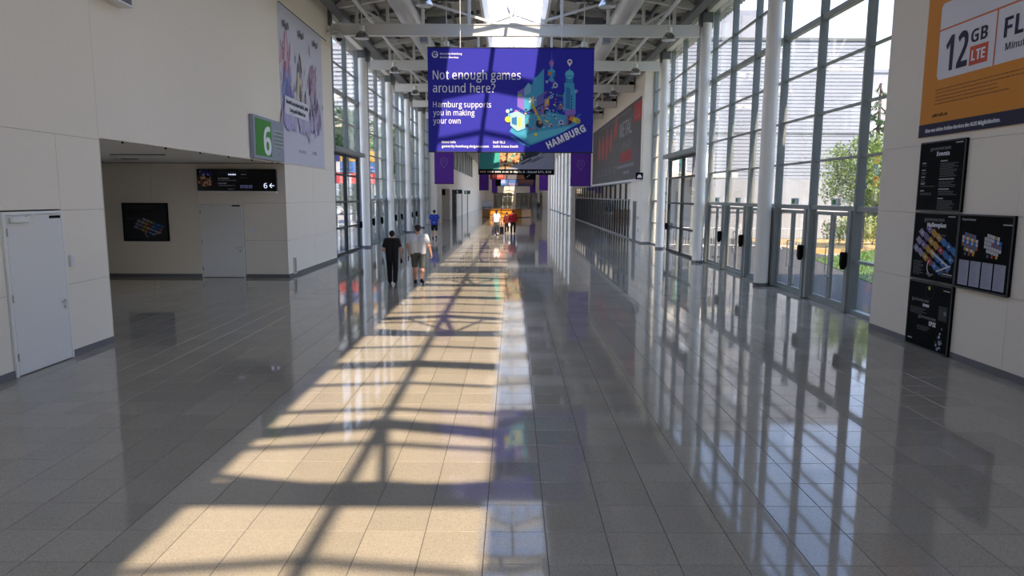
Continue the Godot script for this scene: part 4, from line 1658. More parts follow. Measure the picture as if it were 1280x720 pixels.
	letters(t, "studio", Vector3(-0.26, 0.52, 0.006), 0.05, M.screen_white, 0.26, true, 0.0, 16)
	letters(t, "6", Vector3(0.90, 0.10, 0.016), 0.17, M.screen_white, 0.11)
	g = G.new()
	g.ink_line(Vector2(1.10, 0.185), Vector2(1.24, 0.185), 0.022, Color.WHITE)
	g.ink_line(Vector2(1.09, 0.185), Vector2(1.16, 0.255), 0.022, Color.WHITE)
	g.ink_line(Vector2(1.09, 0.185), Vector2(1.16, 0.115), 0.022, Color.WHITE)
	part(t, "arrow", g, M.screen_white, Transform3D(Basis(), Vector3(0, 0, 0.02)))
	# dark map panel in the corridor
	t = thing("wall_poster", "black map panel on the corridor wall left of the door", "poster", Vector3(-12.24, 1.845, -22.80))
	g = G.new()
	g.cbox(Vector3(0, 0, 0.03), Vector3(1.52, 1.27, 0.06), 0.008)
	part(t, "frame", g, M.black)
	g = G.new()
	g.ink_rect(-0.72, -0.60, 1.44, 1.20, Color(0.035, 0.035, 0.04))
	g.ink_lines(-0.62, 0.52, 1.2, 2, 0.06, 0.014, Color(0.26, 0.26, 0.28), r)
	g.ink_lines(-0.62, 0.1, 0.5, 1, 0.06, 0.02, Color(0.3, 0.3, 0.33), r)
	hall_map(g, Vector2(0.12, -0.16), 0.80, 0.42, 0.8, r)
	tag(part(t, "print", g, M.print, Transform3D(Basis(), Vector3(0, 0, 0.0605))), "", "", "", "stuff")
	# camera on the wall end
	t = thing("security_camera", "white security camera with a dark dome at the top end of the left wall", "camera", Vector3(-7.51, 9.25, -28.5), PI / 2)
	g = G.new()
	g.cyl(Vector3(0, 0, 0), Vector3(0, 0, 0.10), 0.09, 0.09, 18)
	g.tube([Vector3(0, 0, 0.08), Vector3(0.1, 0.1, 0.3), Vector3(0.25, 0.06, 0.42), Vector3(0.25, -0.02, 0.42)], 0.035, 10)
	part(t, "arm", g, M.white_metal)
	g = G.new()
	g.lathe([Vector2(0.0, 0.12), Vector2(0.15, 0.12), Vector2(0.17, 0.0), Vector2(0.16, -0.06)], Vector3(0.25, -0.12, 0.42), 20)
	part(t, "housing", g, M.white_metal)
	g = G.new()
	g.ball(Vector3(0.25, -0.18, 0.42), 0.13, 14)
	part(t, "dome", g, M.black_gloss)
	t = thing("wall_bracket", "dark grey steel bracket box high on the near left wall", "bracket", Vector3(-7.53, 6.28, -13.05), PI / 2)
	g = G.new()
	g.cbox(Vector3(0.1, 0.3, 0.12), Vector3(0.9, 0.5, 0.24), 0.01)
	part(t, "box", g, M.steel_dark)
	g = G.new()
	g.box(Vector3(0.1, 0.03, 0.13), Vector3(0.94, 0.03, 0.27))
	part(t, "lip", g, M.white_metal)
	# things far down the left side
	for a: Array in [["green exit sign over the far left glazed doors, nearer one", -87.5], ["green exit sign over the far left glazed doors, farther one", -104.0]]:
		t = thing("exit_sign", a[0], "sign", Vector3(-7.36, 3.25, a[1]), 0.0, "exit signs far down the left wall")
		g = G.new()
		g.cbox(Vector3(0.45, 0, 0), Vector3(0.9, 0.5, 0.1), 0.01)
		part(t, "casing", g, M.exit_green)
		g = G.new()
		g.box(Vector3(0.3, 0, 0.055), Vector3(0.2, 0.3, 0.01))
		g.bar(Vector3(0.55, 0, 0.055), Vector3(0.8, 0, 0.055), 0.06, 0.01)
		part(t, "pictogram", g, M.white_ink)
	t = thing("hanging_screen", "small dark hanging screen at the start of the far left wall", "screen", Vector3(-7.75, 2.75, -74.5), 0.0)
	g = G.new()
	g.cbox(Vector3(0, 0.35, 0), Vector3(0.85, 0.62, 0.12), 0.01)
	part(t, "panel", g, M.black_gloss)
	g = G.new()
	for s: float in [-0.3, 0.3]:
		g.cyl(Vector3(s, 0.7, 0), Vector3(s, 0.98, 0), 0.02, 0.02, 8)
	part(t, "hanger", g, M.black)
	t = thing("service_cart", "pale boxy cart parked far down by the left wall", "cart", Vector3(-5.6, 0, -148.0))
	g = G.new()
	g.cbox(Vector3(0, 0.95, 0), Vector3(1.7, 1.3, 1.2), 0.1)
	part(t, "body", g, M.facade_white)
	g = G.new()
	g.cbox(Vector3(0, 0.25, 0), Vector3(2.0, 0.14, 1.3), 0.03)
	part(t, "chassis", g, M.steel_dark)
	for s: Vector2 in [Vector2(-0.7, 0.5), Vector2(0.7, 0.5), Vector2(-0.7, -0.5), Vector2(0.7, -0.5)]:
		g = G.new()
		g.cyl(Vector3(s.x, 0.2, s.y - 0.06), Vector3(s.x, 0.2, s.y + 0.06), 0.2, 0.2, 16)
		part(t, "wheel", g, M.rubber)


func hall_map(g: G, at: Vector2, w: float, h: float, light: float, r: RandomNumberGenerator) -> void:   # a tilted plan of many halls
	var cols := [Color(0.55, 0.52, 0.62), Color(0.42, 0.35, 0.55), Color(0.62, 0.60, 0.62), Color(0.68, 0.52, 0.16), Color(0.62, 0.16, 0.15), Color(0.16, 0.42, 0.66), Color(0.14, 0.36, 0.62), Color(0.50, 0.22, 0.18), Color(0.16, 0.42, 0.66)]
	var sx := w / 4.2
	var sy := h / 2.6
	for i in 7:
		for j in 4:
			if (i < 1 and j > 2) or (i > 5 and j < 1):
				continue
			var c := at + Vector2((i - 3) * sx * 0.62 + (j - 1.5) * sx * 0.30, (3 - i) * sy * 0.30 + (j - 1.5) * sy * 0.62)
			var ki := clampi(int(i * 1.3 + r.randf_range(-0.6, 0.9)), 0, 8)
			var k: Color = cols[ki] * light
			k.a = 1.0
			g.ink(PackedVector2Array([c + Vector2(-sx * 0.44, 0.05 * sy), c + Vector2(0.06 * sx, -0.36 * sy), c + Vector2(sx * 0.44, -0.02 * sy), c + Vector2(-0.06 * sx, 0.36 * sy)]), k)
			if (i + j) % 2 == 0:
				var q := Color(0.75, 0.75, 0.78) * light
				q.a = 1.0
				g.ink_dot(c.x, c.y, 0.10 * sx, q, 6)
	var wh := Color(0.78, 0.78, 0.8) * light
	wh.a = 1.0
	g.ink_line(at + Vector2(-w * 0.1, -h * 0.05), at + Vector2(w * 0.42, -h * 0.42), 0.03 * w, wh)
	g.ink_line(at + Vector2(w * 0.10, -h * 0.62), at + Vector2(w * 0.5, -h * 0.40), 0.03 * w, wh)
	g.ink_ring(at.x - w * 0.02, at.y - h * 0.52, 0.16 * w, 0.025 * w, wh, PI * 0.7, PI * 1.4, 8)


# ---------------------------------------------------------------- right wall
func framed(label: String, z0: float, z1: float, y0: float, y1: float, deep := 0.05) -> Node3D:   # a black panel on the right wall; local x runs from z0 towards the viewer
	var t := thing("wall_poster", label, "poster", Vector3(7.66, y0, z0), -PI / 2)
	var g := G.new()
	var w := z1 - z0
	g.cbox(Vector3(w / 2, (y1 - y0) / 2, deep / 2), Vector3(w, y1 - y0, deep), 0.008)
	part(t, "board", g, M.black)
	g = G.new()
	for s: Array in [[w / 2, 0.012, w, 0.024], [w / 2, y1 - y0 - 0.012, w, 0.024], [0.010, (y1 - y0) / 2, 0.02, y1 - y0], [w - 0.010, (y1 - y0) / 2, 0.02, y1 - y0]]:
		g.box(Vector3(s[0], s[1], deep + 0.004), Vector3(s[2], s[3], 0.012))
	part(t, "rim", g, M.frame_dark)
	return t


func right_things() -> void:
	var r := RandomNumberGenerator.new()
	r.seed = 5
	var small := Color(0.42, 0.42, 0.43)
	var mid := Color(0.62, 0.62, 0.63)
	var zed := Transform3D(Basis(), Vector3(0, 0, 0.0505))
	# events list
	var t := framed("black poster headed Events with two columns of small text, topmost of its stack", -12.93, -11.65, 2.535, 3.785)
	letters(t, "gamescom", Vector3(0.30, 1.09, 0.051), 0.062, M.steel_dark, 0.58, true)
	letters(t, "Events", Vector3(0.50, 0.985, 0.051), 0.075, M.white_ink, 0.36, true)
	var g := G.new()
	for i in 5:
		g.ink_rect(0.08, 0.86 - i * 0.125, 0.12, 0.022, mid)
		g.ink_lines(0.08, 0.82 - i * 0.125, 0.16 + (0.3 if i > 2 else 0.0), 1 + (i % 3), 0.026, 0.010, small, r)
	for i in 4:
		g.ink_rect(0.62, [0.88, 0.56, 0.385, 0.22][i], [0.20, 0.42, 0.30, 0.16][i], 0.022, mid)
		g.ink_lines(0.62, [0.84, 0.52, 0.35, 0.185][i], 0.52, [9, 4, 3, 6][i], 0.028, 0.010, small, r)
	g.ink_rect(1.0, 1.18, 0.2, 0.022, mid)
	tag(part(t, "small_print", g, M.print, zed), "", "", "", "stuff")
	# hall plan
	t = framed("black poster headed Hallenplan with a colourful tilted plan, in the middle of its stack", -12.93, -11.65, 1.27, 2.515)
	letters(t, "gamescom", Vector3(0.30, 1.09, 0.051), 0.062, M.steel_dark, 0.58, true)
	letters(t, "Hallenplan", Vector3(0.40, 0.985, 0.051), 0.075, M.white_ink, 0.54, true)
	g = G.new()
	hall_map(g, Vector2(0.66, 0.58), 1.0, 0.62, 1.0, r)
	g.ink_lines(0.07, 0.33, 0.34, 9, 0.03, 0.011, small, r)
	g.ink_lines(0.90, 0.22, 0.32, 4, 0.03, 0.011, small, r)
	g.ink_rect(0.94, 0.16, 0.28, 0.02, mid)
	g.ink_rect(0.98, 1.17, 0.2, 0.022, mid)
	g.ink_rect(0.84, 0.84, 0.12, 0.015, small)
	g.ink(PackedVector2Array([Vector2(0.46, 0.14), Vector2(0.72, 0.14), Vector2(0.59, 0.075)]), small)
	tag(part(t, "plan", g, M.print, zed), "", "", "", "stuff")
	# bottom board: square codes are left out
	t = framed("black poster standing on the floor, bottom of its stack by the right wall", -12.93, -11.65, 0.01, 1.245)
	letters(t, "gamescom", Vector3(0.12, 0.86, 0.051), 0.06, M.steel_dark, 0.52, true)
	letters(t, "now", Vector3(0.47, 0.775, 0.051), 0.07, M.white_ink, 0.19, true)
	letters(t, "gamescom", Vector3(0.36, 0.56, 0.051), 0.06, M.steel_dark, 0.52, true)
	letters(t, "EPIX", Vector3(0.70, 0.455, 0.051), 0.08, M.white_ink, 0.20, true)
	g = G.new()
	g.ink_lines(0.08, 0.72, 0.52, 4, 0.032, 0.011, small, r)
	g.ink_lines(0.34, 0.40, 0.5, 3, 0.032, 0.011, small, r)
	g.ink_dot(0.62, 1.13, 0.035, Color(0.72, 0.66, 0.36))
	g.ink_ring(0.64, 1.06, 0.13, 0.008, Color(0.16, 0.14, 0.08))
	g.ink_rect(1.03, 1.13, 0.18, 0.02, mid)
	g.ink_rect(0.94, 0.60, 0.24, 0.26, Color(0.10, 0.10, 0.11))
	g.ink_dot(1.12, 0.74, 0.04, Color(0.4, 0.4, 0.42))
	g.ink_rect(0.07, 0.12, 0.14, 0.025, mid)
	for i in 16:
		g.ink_dot(1.03 + r.randfn() * 0.05, 0.24 + r.randfn() * 0.09, r.randf_range(0.012, 0.035), [Color(0.55, 0.57, 0.65), Color(0.25, 0.27, 0.34), Color(0.70, 0.72, 0.78)][r.randi() % 3], 7)
	tag(part(t, "small_print", g, M.print, zed), "", "", "", "stuff")
	# side board with two plans and four lists
	t = framed("black poster with two small plans over four pale lists, right of the stacked posters", -11.64, -10.36, 1.265, 2.51)
	letters(t, "Plans & Services", Vector3(0.07, 1.14, 0.051), 0.035, M.grey_ink, 0.34, true)
	g = G.new()
	var bright := [Color(0.78, 0.78, 0.80), Color(0.16, 0.40, 0.66), Color(0.62, 0.30, 0.18), Color(0.70, 0.56, 0.2), Color(0.75, 0.75, 0.78), Color(0.20, 0.45, 0.70)]
	for q: Array in [[0.33, 0.82, 0], [0.88, 0.82, 1]]:
		for i in 7:
			for j in 5:
				if (i in [0, 6]) and (j in [0, 4]):
					continue
				var k: Color = bright[(i * 3 + j * 2 + q[2]) % 6] if q[2] == 0 or (i > 2 and j > 1) else Color(0.74, 0.74, 0.75)
				g.ink_rect(q[0] - 0.22 + i * 0.058, q[1] - 0.17 + j * 0.062 - i * 0.010, 0.052, 0.055, k)
		for i in 3:
			g.ink_rect(q[0] - 0.14 + i * 0.1, q[1] - 0.26, 0.05, 0.05, [Color(0.2, 0.35, 0.45), Color(0.65, 0.25, 0.15), Color(0.75, 0.6, 0.2)][i])
	for i in 4:
		g.ink_rect(0.09 + i * 0.285, 0.06, 0.25, 0.42, Color(0.62, 0.62, 0.68))
		g.ink_lines(0.105 + i * 0.285, 0.455, 0.2, 12, 0.032, 0.008, Color(0.48, 0.48, 0.55), r)
	g.ink_rect(1.05, 1.09, 0.2, 0.02, mid)
	tag(part(t, "plans", g, M.print, zed), "", "", "", "stuff")
	# orange advert
	t = thing("wall_banner", "large orange advert banner with a white price card and navy foot, on the right wall", "banner", Vector3(7.66, 3.89, -13.10), -PI / 2)
	g = G.new()
	g.box(Vector3(2.7, 2.1, 0.015), Vector3(5.4, 4.2, 0.012))
	part(t, "sheet", g, M.orange)
	g = G.new()
	g.box(Vector3(2.7, 0.115, 0.022), Vector3(5.4, 0.23, 0.006))
	part(t, "foot_band", g, M.navy_ink)
	g = G.new()
	var wcol := Color(0.86, 0.85, 0.86)
	var ora := Color(0.80, 0.42, 0.20)
	g.ink(PackedVector2Array([Vector2(0.41, 1.06), Vector2(0.47, 0.98), Vector2(5.0, 0.98), Vector2(5.0, 2.30), Vector2(0.46, 2.30), Vector2(0.40, 2.24)]), wcol)
	g.ink_rect(0.38, 1.83, 4.7, 0.03, ora)
	g.ink_rect(1.86, 0.98, 0.035, 0.86, ora)
	g.ink_rect(1.27, 1.08, 0.45, 0.31, Color(0.80, 0.33, 0.20))
	tag(part(t, "price_card", g, M.print, Transform3D(Basis(), Vector3(0, 0, 0.0215))), "", "", "", "stuff")
	letters(t, "12", Vector3(0.62, 1.10, 0.024), 0.60, M.navy_ink, 0.60, true)
	letters(t, "GB", Vector3(1.28, 1.45, 0.024), 0.21, M.navy_ink, 0.40, true)
	letters(t, "LTE", Vector3(1.33, 1.15, 0.025), 0.17, M.white_ink, 0.33, true)
	letters(t, "FLAT", Vector3(2.06, 1.36, 0.024), 0.30, M.navy_ink, 0.95, true)
	letters(t, "Minuten & SMS", Vector3(2.12, 1.16, 0.024), 0.11, M.navy_ink, 1.1)
	letters(t, "ALLNET", Vector3(2.0, 1.96, 0.024), 0.16, M.navy_ink, 0.9, true)
	letters(t, "aldi-talk.de", Vector3(0.38, 0.335, 0.022), 0.06, M.brown_ink, 0.44, true)
	letters(t, "Eine von vielen Online-Services der ALDI Möglichkeiten.", Vector3(0.22, 0.075, 0.026), 0.065, M.white_ink, 1.95, true)
	g = G.new()
	g.ink_lines(0.42, 0.80, 2.3, 5, 0.062, 0.022, Color(0.52, 0.33, 0.09), r)
	tag(part(t, "small_print", g, M.print, Transform3D(Basis(), Vector3(0, 0, 0.022))), "", "", "", "stuff")
	# long grey banner
	t = thing("wall_banner", "long grey banner with red figures over the dark shopfront", "banner", Vector3(7.59, 3.86, -65.75), -PI / 2)
	g = G.new()
	g.box(Vector3(12.25, 2.4, 0.01), Vector3(24.5, 4.8, 0.012))
	part(t, "sheet", g, M.poster_grey)
	g = G.new()
	g.ink_rect(21.9, 3.5, 2.6, 1.12, Color(0.66, 0.13, 0.15))
	g.ink_rect(16.9, 1.25, 4.8, 0.66, Color(0.60, 0.14, 0.15))
	for i in 5:
		var x: float = [5.0, 7.4, 9.8, 12.0, 14.6][i]
		var y: float = [1.9, 1.9, 1.8, 2.2, 3.1][i]
		var hh: float = [1.7, 1.6, 2.0, 1.5, 1.3][i]
		g.ink(PackedVector2Array([Vector2(x - 0.7, y), Vector2(x - 0.25, y), Vector2(x, y + hh * 0.4), Vector2(x + 0.3, y + 0.1), Vector2(x + 0.7, y + 0.1), Vector2(x + 0.55, y + hh * 0.75), Vector2(x + 0.9, y + hh * 0.55), Vector2(x + 0.5, y + hh), Vector2(x - 0.4, y + hh), Vector2(x - 0.9, y + hh * 0.6)]), Color(0.66, 0.22, 0.20))
		g.ink_dot(x, y + hh + 0.17, 0.26, Color(0.68, 0.26, 0.22), 10)
		g.ink_lines(x - 0.8, 1.0, 1.4, 3, 0.2, 0.1, Color(0.52, 0.50, 0.50), r)
	for i in 8:   # illegible lettering
		var x := 17.2 + i * 0.53
		g.ink_rect(x, 2.02, 0.08, 0.56, Color(0.50, 0.49, 0.49))
		g.ink_rect(x + 0.12, [2.02, 2.26, 2.5, 2.26][i % 4], 0.24, 0.07, Color(0.50, 0.49, 0.49))
		g.ink_rect(x + 0.02, 1.4, 0.1, 0.36, Color(0.36, 0.24, 0.24))
		g.ink_rect(x + 0.14, 1.4 + 0.12 * (i % 3), 0.22, 0.08, Color(0.36, 0.24, 0.24))
	for i in 22:
		g.ink_rect(15.6 + i * 0.31, 0.85, 0.2, 0.22 - 0.05 * (i % 2), Color(0.56, 0.55, 0.55))
		g.ink_rect(5.0 + i * 0.74, 4.42, 0.42, 0.18, Color(0.44, 0.42, 0.42))
	for i in 8:
		g.ink_rect(18.4 + i * 0.3, 0.42, 0.2, 0.18, Color(0.56, 0.55, 0.55))
	for i in 3:
		g.ink_rect(22.3 + i * 0.7, 3.68, 0.12, 0.6, Color(0.60, 0.45, 0.45))
		g.ink_rect(22.3 + i * 0.7, 3.68, 0.4, 0.12, Color(0.60, 0.45, 0.45))
	tag(part(t, "artwork", g, M.print, Transform3D(Basis(), Vector3(0, 0, 0.017))), "", "", "", "stuff")
	letters(t, "METAL", Vector3(16.4, 2.98, 0.024), 0.98, M.grey_ink, 4.9)
	t = thing("pictogram_sign", "small black square sign with a white mountain shape, on the white pier", "sign", Vector3(7.42, 3.78, -40.46))
	g = G.new()
	g.cbox(Vector3(0, 0.18, 0), Vector3(0.42, 0.40, 0.07), 0.006)
	part(t, "plate", g, M.black)
	g = G.new()
	g.ink(PackedVector2Array([Vector2(-0.15, 0.08), Vector2(0.15, 0.08), Vector2(0.09, 0.22), Vector2(0.02, 0.28), Vector2(-0.03, 0.25), Vector2(-0.08, 0.24)]), Color(0.85, 0.85, 0.85))
	g.ink_rect(-0.14, 0.03, 0.28, 0.025, Color(0.8, 0.3, 0.3))
	part(t, "symbol", g, M.print, Transform3D(Basis(), Vector3(0, 0, 0.0355)))
	for a: Array in [["upper small grey switch box on the white pier", 1.5], ["lower small grey switch box on the white pier", 0.75]]:
		t = thing("switch_box", a[0], "switch", Vector3(7.59, a[1], -41.4), -PI / 2)
		g = G.new()
		g.cbox(Vector3(0, 0, 0.03), Vector3(0.14, 0.22, 0.06), 0.008)
		part(t, "housing", g, M.steel)
		g = G.new()
		g.box(Vector3(0, 0, 0.062), Vector3(0.06, 0.08, 0.006))
		part(t, "button", g, M.steel_dark)


# ---------------------------------------------------------------- hanging things
func bp(a: float, b: float) -> Vector2:   # a spot on the blue banner's artwork
	var x := (620.0 + a / 5.456 - 535.3) / 206.9 * 4.95 - 2.475
	var y := (189.0 - (60.0 + b / 5.456)) / 128.6 * 3.02
	return Vector2(x, y)


func bpoly(pts: Array) -> PackedVector2Array:
	var p := PackedVector2Array()
	for q: Array in pts:
		p.append(bp(q[0], q[1]))
	return p


func hang(t: Node3D, xs: Array, y0: float, y1: float, m: Material) -> void:
	for x: float in xs:
		var g := G.new()
		g.cyl(Vector3(x, y0, 0), Vector3(x, y1, 0), 0.012, 0.012, 8)
		part(t, "cable", g, m)


func banners() -> void:
	var r := RandomNumberGenerator.new()
	r.seed = 11
	var t := thing("hanging_banner", "large dark blue hanging banner asking Not enough games around here?", "banner", Vector3(-0.08, 4.09, -21.3))
	t.scale = Vector3(1.018, 1.035, 1.0)
	var g := G.new()
	g.cbox(Vector3(0, 1.51, -0.02), Vector3(4.95, 3.02, 0.03), 0.006)
	part(t, "sheet", g, M.banner_blue)
	g = G.new()
	for y: float in [0.015, 3.0]:
		g.cbox(Vector3(0, y, -0.02), Vector3(4.97, 0.04, 0.045), 0.01)
	part(t, "edge_rail", g, M.navy_ink)
	hang(t, [-1.50, 1.50], 3.0, 4.94, M.white_metal)
	g = G.new()
	var teal := Color(0.22, 0.60, 0.74)
	var deep := Color(0.15, 0.42, 0.66)
	var aqua := Color(0.34, 0.72, 0.80)
	var violet := Color(0.52, 0.40, 0.74)
	var pink := Color(0.70, 0.42, 0.66)
	var yell := Color(0.85, 0.78, 0.22)
	var oran := Color(0.82, 0.48, 0.22)
	var dark := Color(0.07, 0.07, 0.20)
	g.ink(bpoly([[95, 560], [230, 650], [250, 650], [420, 585], [580, 500], [575, 470], [330, 420], [150, 470]]), teal)
	g.ink(bpoly([[110, 585], [190, 640], [235, 655], [230, 668], [180, 650], [105, 598]]), deep)
	g.ink(bpoly([[200, 590], [300, 560], [420, 540], [520, 520], [470, 560], [330, 610], [240, 640]]), aqua)
	g.ink(bpoly([[148, 295], [195, 270], [195, 420], [148, 395]]), violet)
	g.ink(bpoly([[195, 270], [222, 235], [245, 250], [262, 205], [285, 190], [300, 170], [328, 140], [328, 370], [205, 430], [195, 420]]), teal)
	g.ink(bpoly([[195, 270], [222, 235], [240, 255], [240, 300], [195, 320]]), Color(0.45, 0.68, 0.78))
	g.ink(bpoly([[280, 330], [328, 300], [328, 440], [280, 460]]), Color(0.36, 0.36, 0.68))
	g.ink_line(bp(205, 433), bp(352, 362), 0.03, dark)
	g.ink(bpoly([[332, 345], [365, 330], [365, 385], [332, 400]]), oran)
	g.ink(bpoly([[338, 352], [360, 342], [360, 370], [338, 378]]), yell)
	g.ink(bpoly([[330, 400], [345, 395], [345, 440], [330, 445]]), dark)
	# slim tower
	g.ink(bpoly([[377, 28], [380, 28], [382, 82], [375, 82]]), deep)
	g.ink(bpoly([[370, 84], [387, 84], [391, 128], [366, 128]]), teal)
	for q: Array in [[378, 92, 14, violet], [378, 106, 17, pink], [378, 122, 13, violet], [378, 160, 27, teal], [378, 182, 30, deep], [378, 214, 20, teal]]:
		var c := bp(q[0], q[1])
		g.ink_dot(c.x, c.y, q[2] * 0.0044, q[3], 12, 0.55)
	g.ink(bpoly([[372, 130], [386, 130], [388, 216], [370, 216]]), teal)
	var c2 := bp(366, 172)
	g.ink_dot(c2.x, c2.y, 0.055, oran, 12)
	# stocky tower with a dome
	g.ink(bpoly([[466, 235], [534, 235], [534, 262], [545, 300], [545, 420], [460, 420], [460, 310], [470, 290]]), teal)
	g.ink(bpoly([[480, 262], [508, 270], [508, 410], [480, 400]]), deep)
	g.ink(bpoly([[476, 192], [526, 192], [526, 236], [476, 236]]), deep)
	for i in 4:
		g.ink(bpoly([[478 + i * 13, 192], [484 + i * 13, 192], [484 + i * 13, 236], [478 + i * 13, 236]]), teal)
	var dome := bp(501, 180)
	g.ink_dot(dome.x, dome.y, 0.132, aqua, 20, 0.95)
	g.ink(bpoly([[472, 184], [530, 184], [530, 196], [472, 196]]), teal)
	g.ink(bpoly([[498, 140], [504, 140], [504, 152], [498, 152]]), aqua)
	g.ink(bpoly([[474, 415], [545, 405], [548, 440], [474, 450]]), violet)
	g.ink(bpoly([[484, 450], [540, 440], [540, 500], [484, 525]]), Color(0.50, 0.36, 0.60))
	g.ink(bpoly([[498, 455], [522, 450], [522, 505], [498, 515]]), dark)
	for i in 5:
		g.ink(bpoly([[514, 318 + i * 20], [522, 318 + i * 20], [522, 330 + i * 20], [514, 330 + i * 20]]), dark)
	# map pin
	var pin := bp(501, 96)
	g.ink_dot(pin.x, pin.y, 0.075, Color(0.88, 0.88, 0.90), 20)
	g.ink(PackedVector2Array([pin + Vector2(-0.065, -0.035), pin + Vector2(0.065, -0.035), pin + Vector2(0, -0.14)]), Color(0.88, 0.88, 0.90))
	g.ink_dot(pin.x - 0.018, pin.y + 0.008, 0.026, Color(0.55, 0.12, 0.14), 10)
	g.ink_dot(pin.x + 0.018, pin.y + 0.008, 0.026, Color(0.55, 0.12, 0.14), 10)
	g.ink(PackedVector2Array([pin + Vector2(-0.042, 0.0), pin + Vector2(0.042, 0.0), pin + Vector2(0, -0.05)]), Color(0.55, 0.12, 0.14))
	# wand, telescope, clutter
	g.ink_line(bp(246, 372), bp(306, 492), 0.075, Color(0.78, 0.70, 0.22))
	for i in 5:
		g.ink_line(bp(250, 350), bp(250 + 26 * cos(i * TAU / 5), 350 + 26 * sin(i * TAU / 5)), 0.05, Color(0.80, 0.74, 0.66))
	g.ink_line(bp(505, 466), bp(565, 490), 0.13, oran)
	g.ink_line(bp(530, 476), bp(568, 490), 0.14, yell)
	c2 = bp(566, 490)
	g.ink_dot(c2.x, c2.y, 0.07, Color(0.70, 0.62, 0.30), 12)
	g.ink_line(bp(548, 470), bp(580, 440), 0.02, teal)
	var cols := [teal, deep, aqua, violet, pink, yell, oran, dark, Color(0.30, 0.62, 0.36), Color(0.75, 0.75, 0.82)]
	for i in 150:
		var a := r.randf_range(150, 470)
		var b := r.randf_range(420, 560) - (a - 150) * 0.1
		if i > 110:
			a = r.randf_range(330, 470)
			b = r.randf_range(220, 420)
		var p := bp(a, b)
		var s := r.randf_range(0.018, 0.05)
		g.ink(PackedVector2Array([p + Vector2(-s, 0), p + Vector2(0, -s * 0.6), p + Vector2(s, 0), p + Vector2(0, s * 0.6)]), cols[r.randi() % 10])
	for q: Array in [[405, 252, 0.075], [448, 498, 0.07], [548, 290, 0.045], [347, 228, 0.04], [380, 328, 0.045]]:
		c2 = bp(q[0], q[1])
		g.ink_dot(c2.x, c2.y, q[2], Color(0.74, 0.78, 0.86), 16)
		g.ink_dot(c2.x, c2.y, q[2] * 0.6, Color(0.24, 0.24, 0.55), 12)
	for q: Array in [[82, 425, 0.055, Color(0.85, 0.85, 0.9)], [84, 480, 0.09, yell], [105, 415, 0.04, aqua], [140, 430, 0.06, pink], [95, 450, 0.05, aqua], [165, 318, 0.05, Color(0.40, 0.62, 0.32)], [440, 395, 0.07, Color(0.50, 0.36, 0.50)], [275, 580, 0.05, yell], [215, 520, 0.05, dark], [300, 510, 0.11, dark], [306, 498, 0.055, Color(0.70, 0.52, 0.36)]]:
		c2 = bp(q[0], q[1])
		g.ink_dot(c2.x, c2.y, q[2], q[3], 14)
	g.ink(bpoly([[100, 440], [150, 425], [200, 450], [200, 540], [150, 560], [100, 520]]), Color(0.62, 0.78, 0.80))
	g.ink(bpoly([[110, 470], [145, 462], [145, 520], [110, 510]]), deep)
	g.ink(bpoly([[155, 470], [172, 465], [172, 530], [155, 535]]), yell)
	# ring logo
	var lg := Vector2(-2.475 + 0.225, 2.80)
	g.ink_ring(lg.x, lg.y, 0.095, 0.038, Color(0.88, 0.88, 0.92), PI * 0.95, PI * 1.95)
	for i in 5:
		var a := PI * (0.15 + i * 0.18)
		g.ink_line(lg + Vector2.from_angle(a) * 0.06, lg + Vector2.from_angle(a) * 0.105, 0.022, Color(0.88, 0.88, 0.92))
	g.ink_rect(lg.x - 0.01, lg.y - 0.015, 0.1, 0.028, Color(0.88, 0.88, 0.92))
	tag(part(t, "artwork", g, M.print, Transform3D(Basis(), Vector3(0, 0, -0.0045))), "", "", "", "stuff")
	var x0 := -2.475
	letters(t, "Gamecity Hamburg", Vector3(x0 + 0.37, 2.80, -0.002), 0.055, M.white_ink, 0.65, true)
	letters(t, "Invest. Develop.", Vector3(x0 + 0.37, 2.70, -0.002), 0.05, M.white_ink, 0.56, true)
	letters(t, "Not enough games", Vector3(x0 + 0.15, 2.10, -0.002), 0.255, M.white_ink, 2.62)
	letters(t, "around here?", Vector3(x0 + 0.15, 1.73, -0.002), 0.255, M.white_ink, 1.86)
	letters(t, "Hamburg supports", Vector3(x0 + 0.15, 1.305, -0.002), 0.16, M.white_ink, 1.74)
	letters(t, "you in making", Vector3(x0 + 0.15, 1.07, -0.002), 0.16, M.white_ink, 1.24)
	letters(t, "your own", Vector3(x0 + 0.15, 0.835, -0.002), 0.16, M.white_ink, 0.82)
	letters(t, "More info", Vector3(x0 + 0.40, 0.265, -0.002), 0.07, M.white_ink, 0.42, true)
	letters(t, "gamecity-hamburg.de/gamescom", Vector3(x0 + 0.40, 0.145, -0.002), 0.07, M.white_ink, 1.42, true)
	letters(t, "Hall 10.2", Vector3(x0 + 1.95, 0.265, -0.002), 0.07, M.white_ink, 0.36, true)
	letters(t, "Indie Arena Booth", Vector3(x0 + 1.95, 0.145, -0.002), 0.07, M.white_ink, 0.75, true)
	var hb := bp(362, 676)
	letters(t, "HAMBURG", Vector3(hb.x + 0.02, hb.y - 0.02, -0.003), 0.20, M.grey_ink, 1.25, true, 0.44)
	letters(t, "HAMBURG", Vector3(hb.x, hb.y, 0.0), 0.20, M.white_ink, 1.25, true, 0.44)
	# purple banners in pairs
	var names := ["nearest of the purple hanging banners on the left, with a pin outline", "nearest of the purple hanging banners on the right, with a pin outline", "second purple hanging banner on the left, farther down the hall", "second purple hanging banner on the right, farther down the hall", "small far purple hanging banner left of the end wall doors", "small far purple hanging banner right of the end wall doors"]
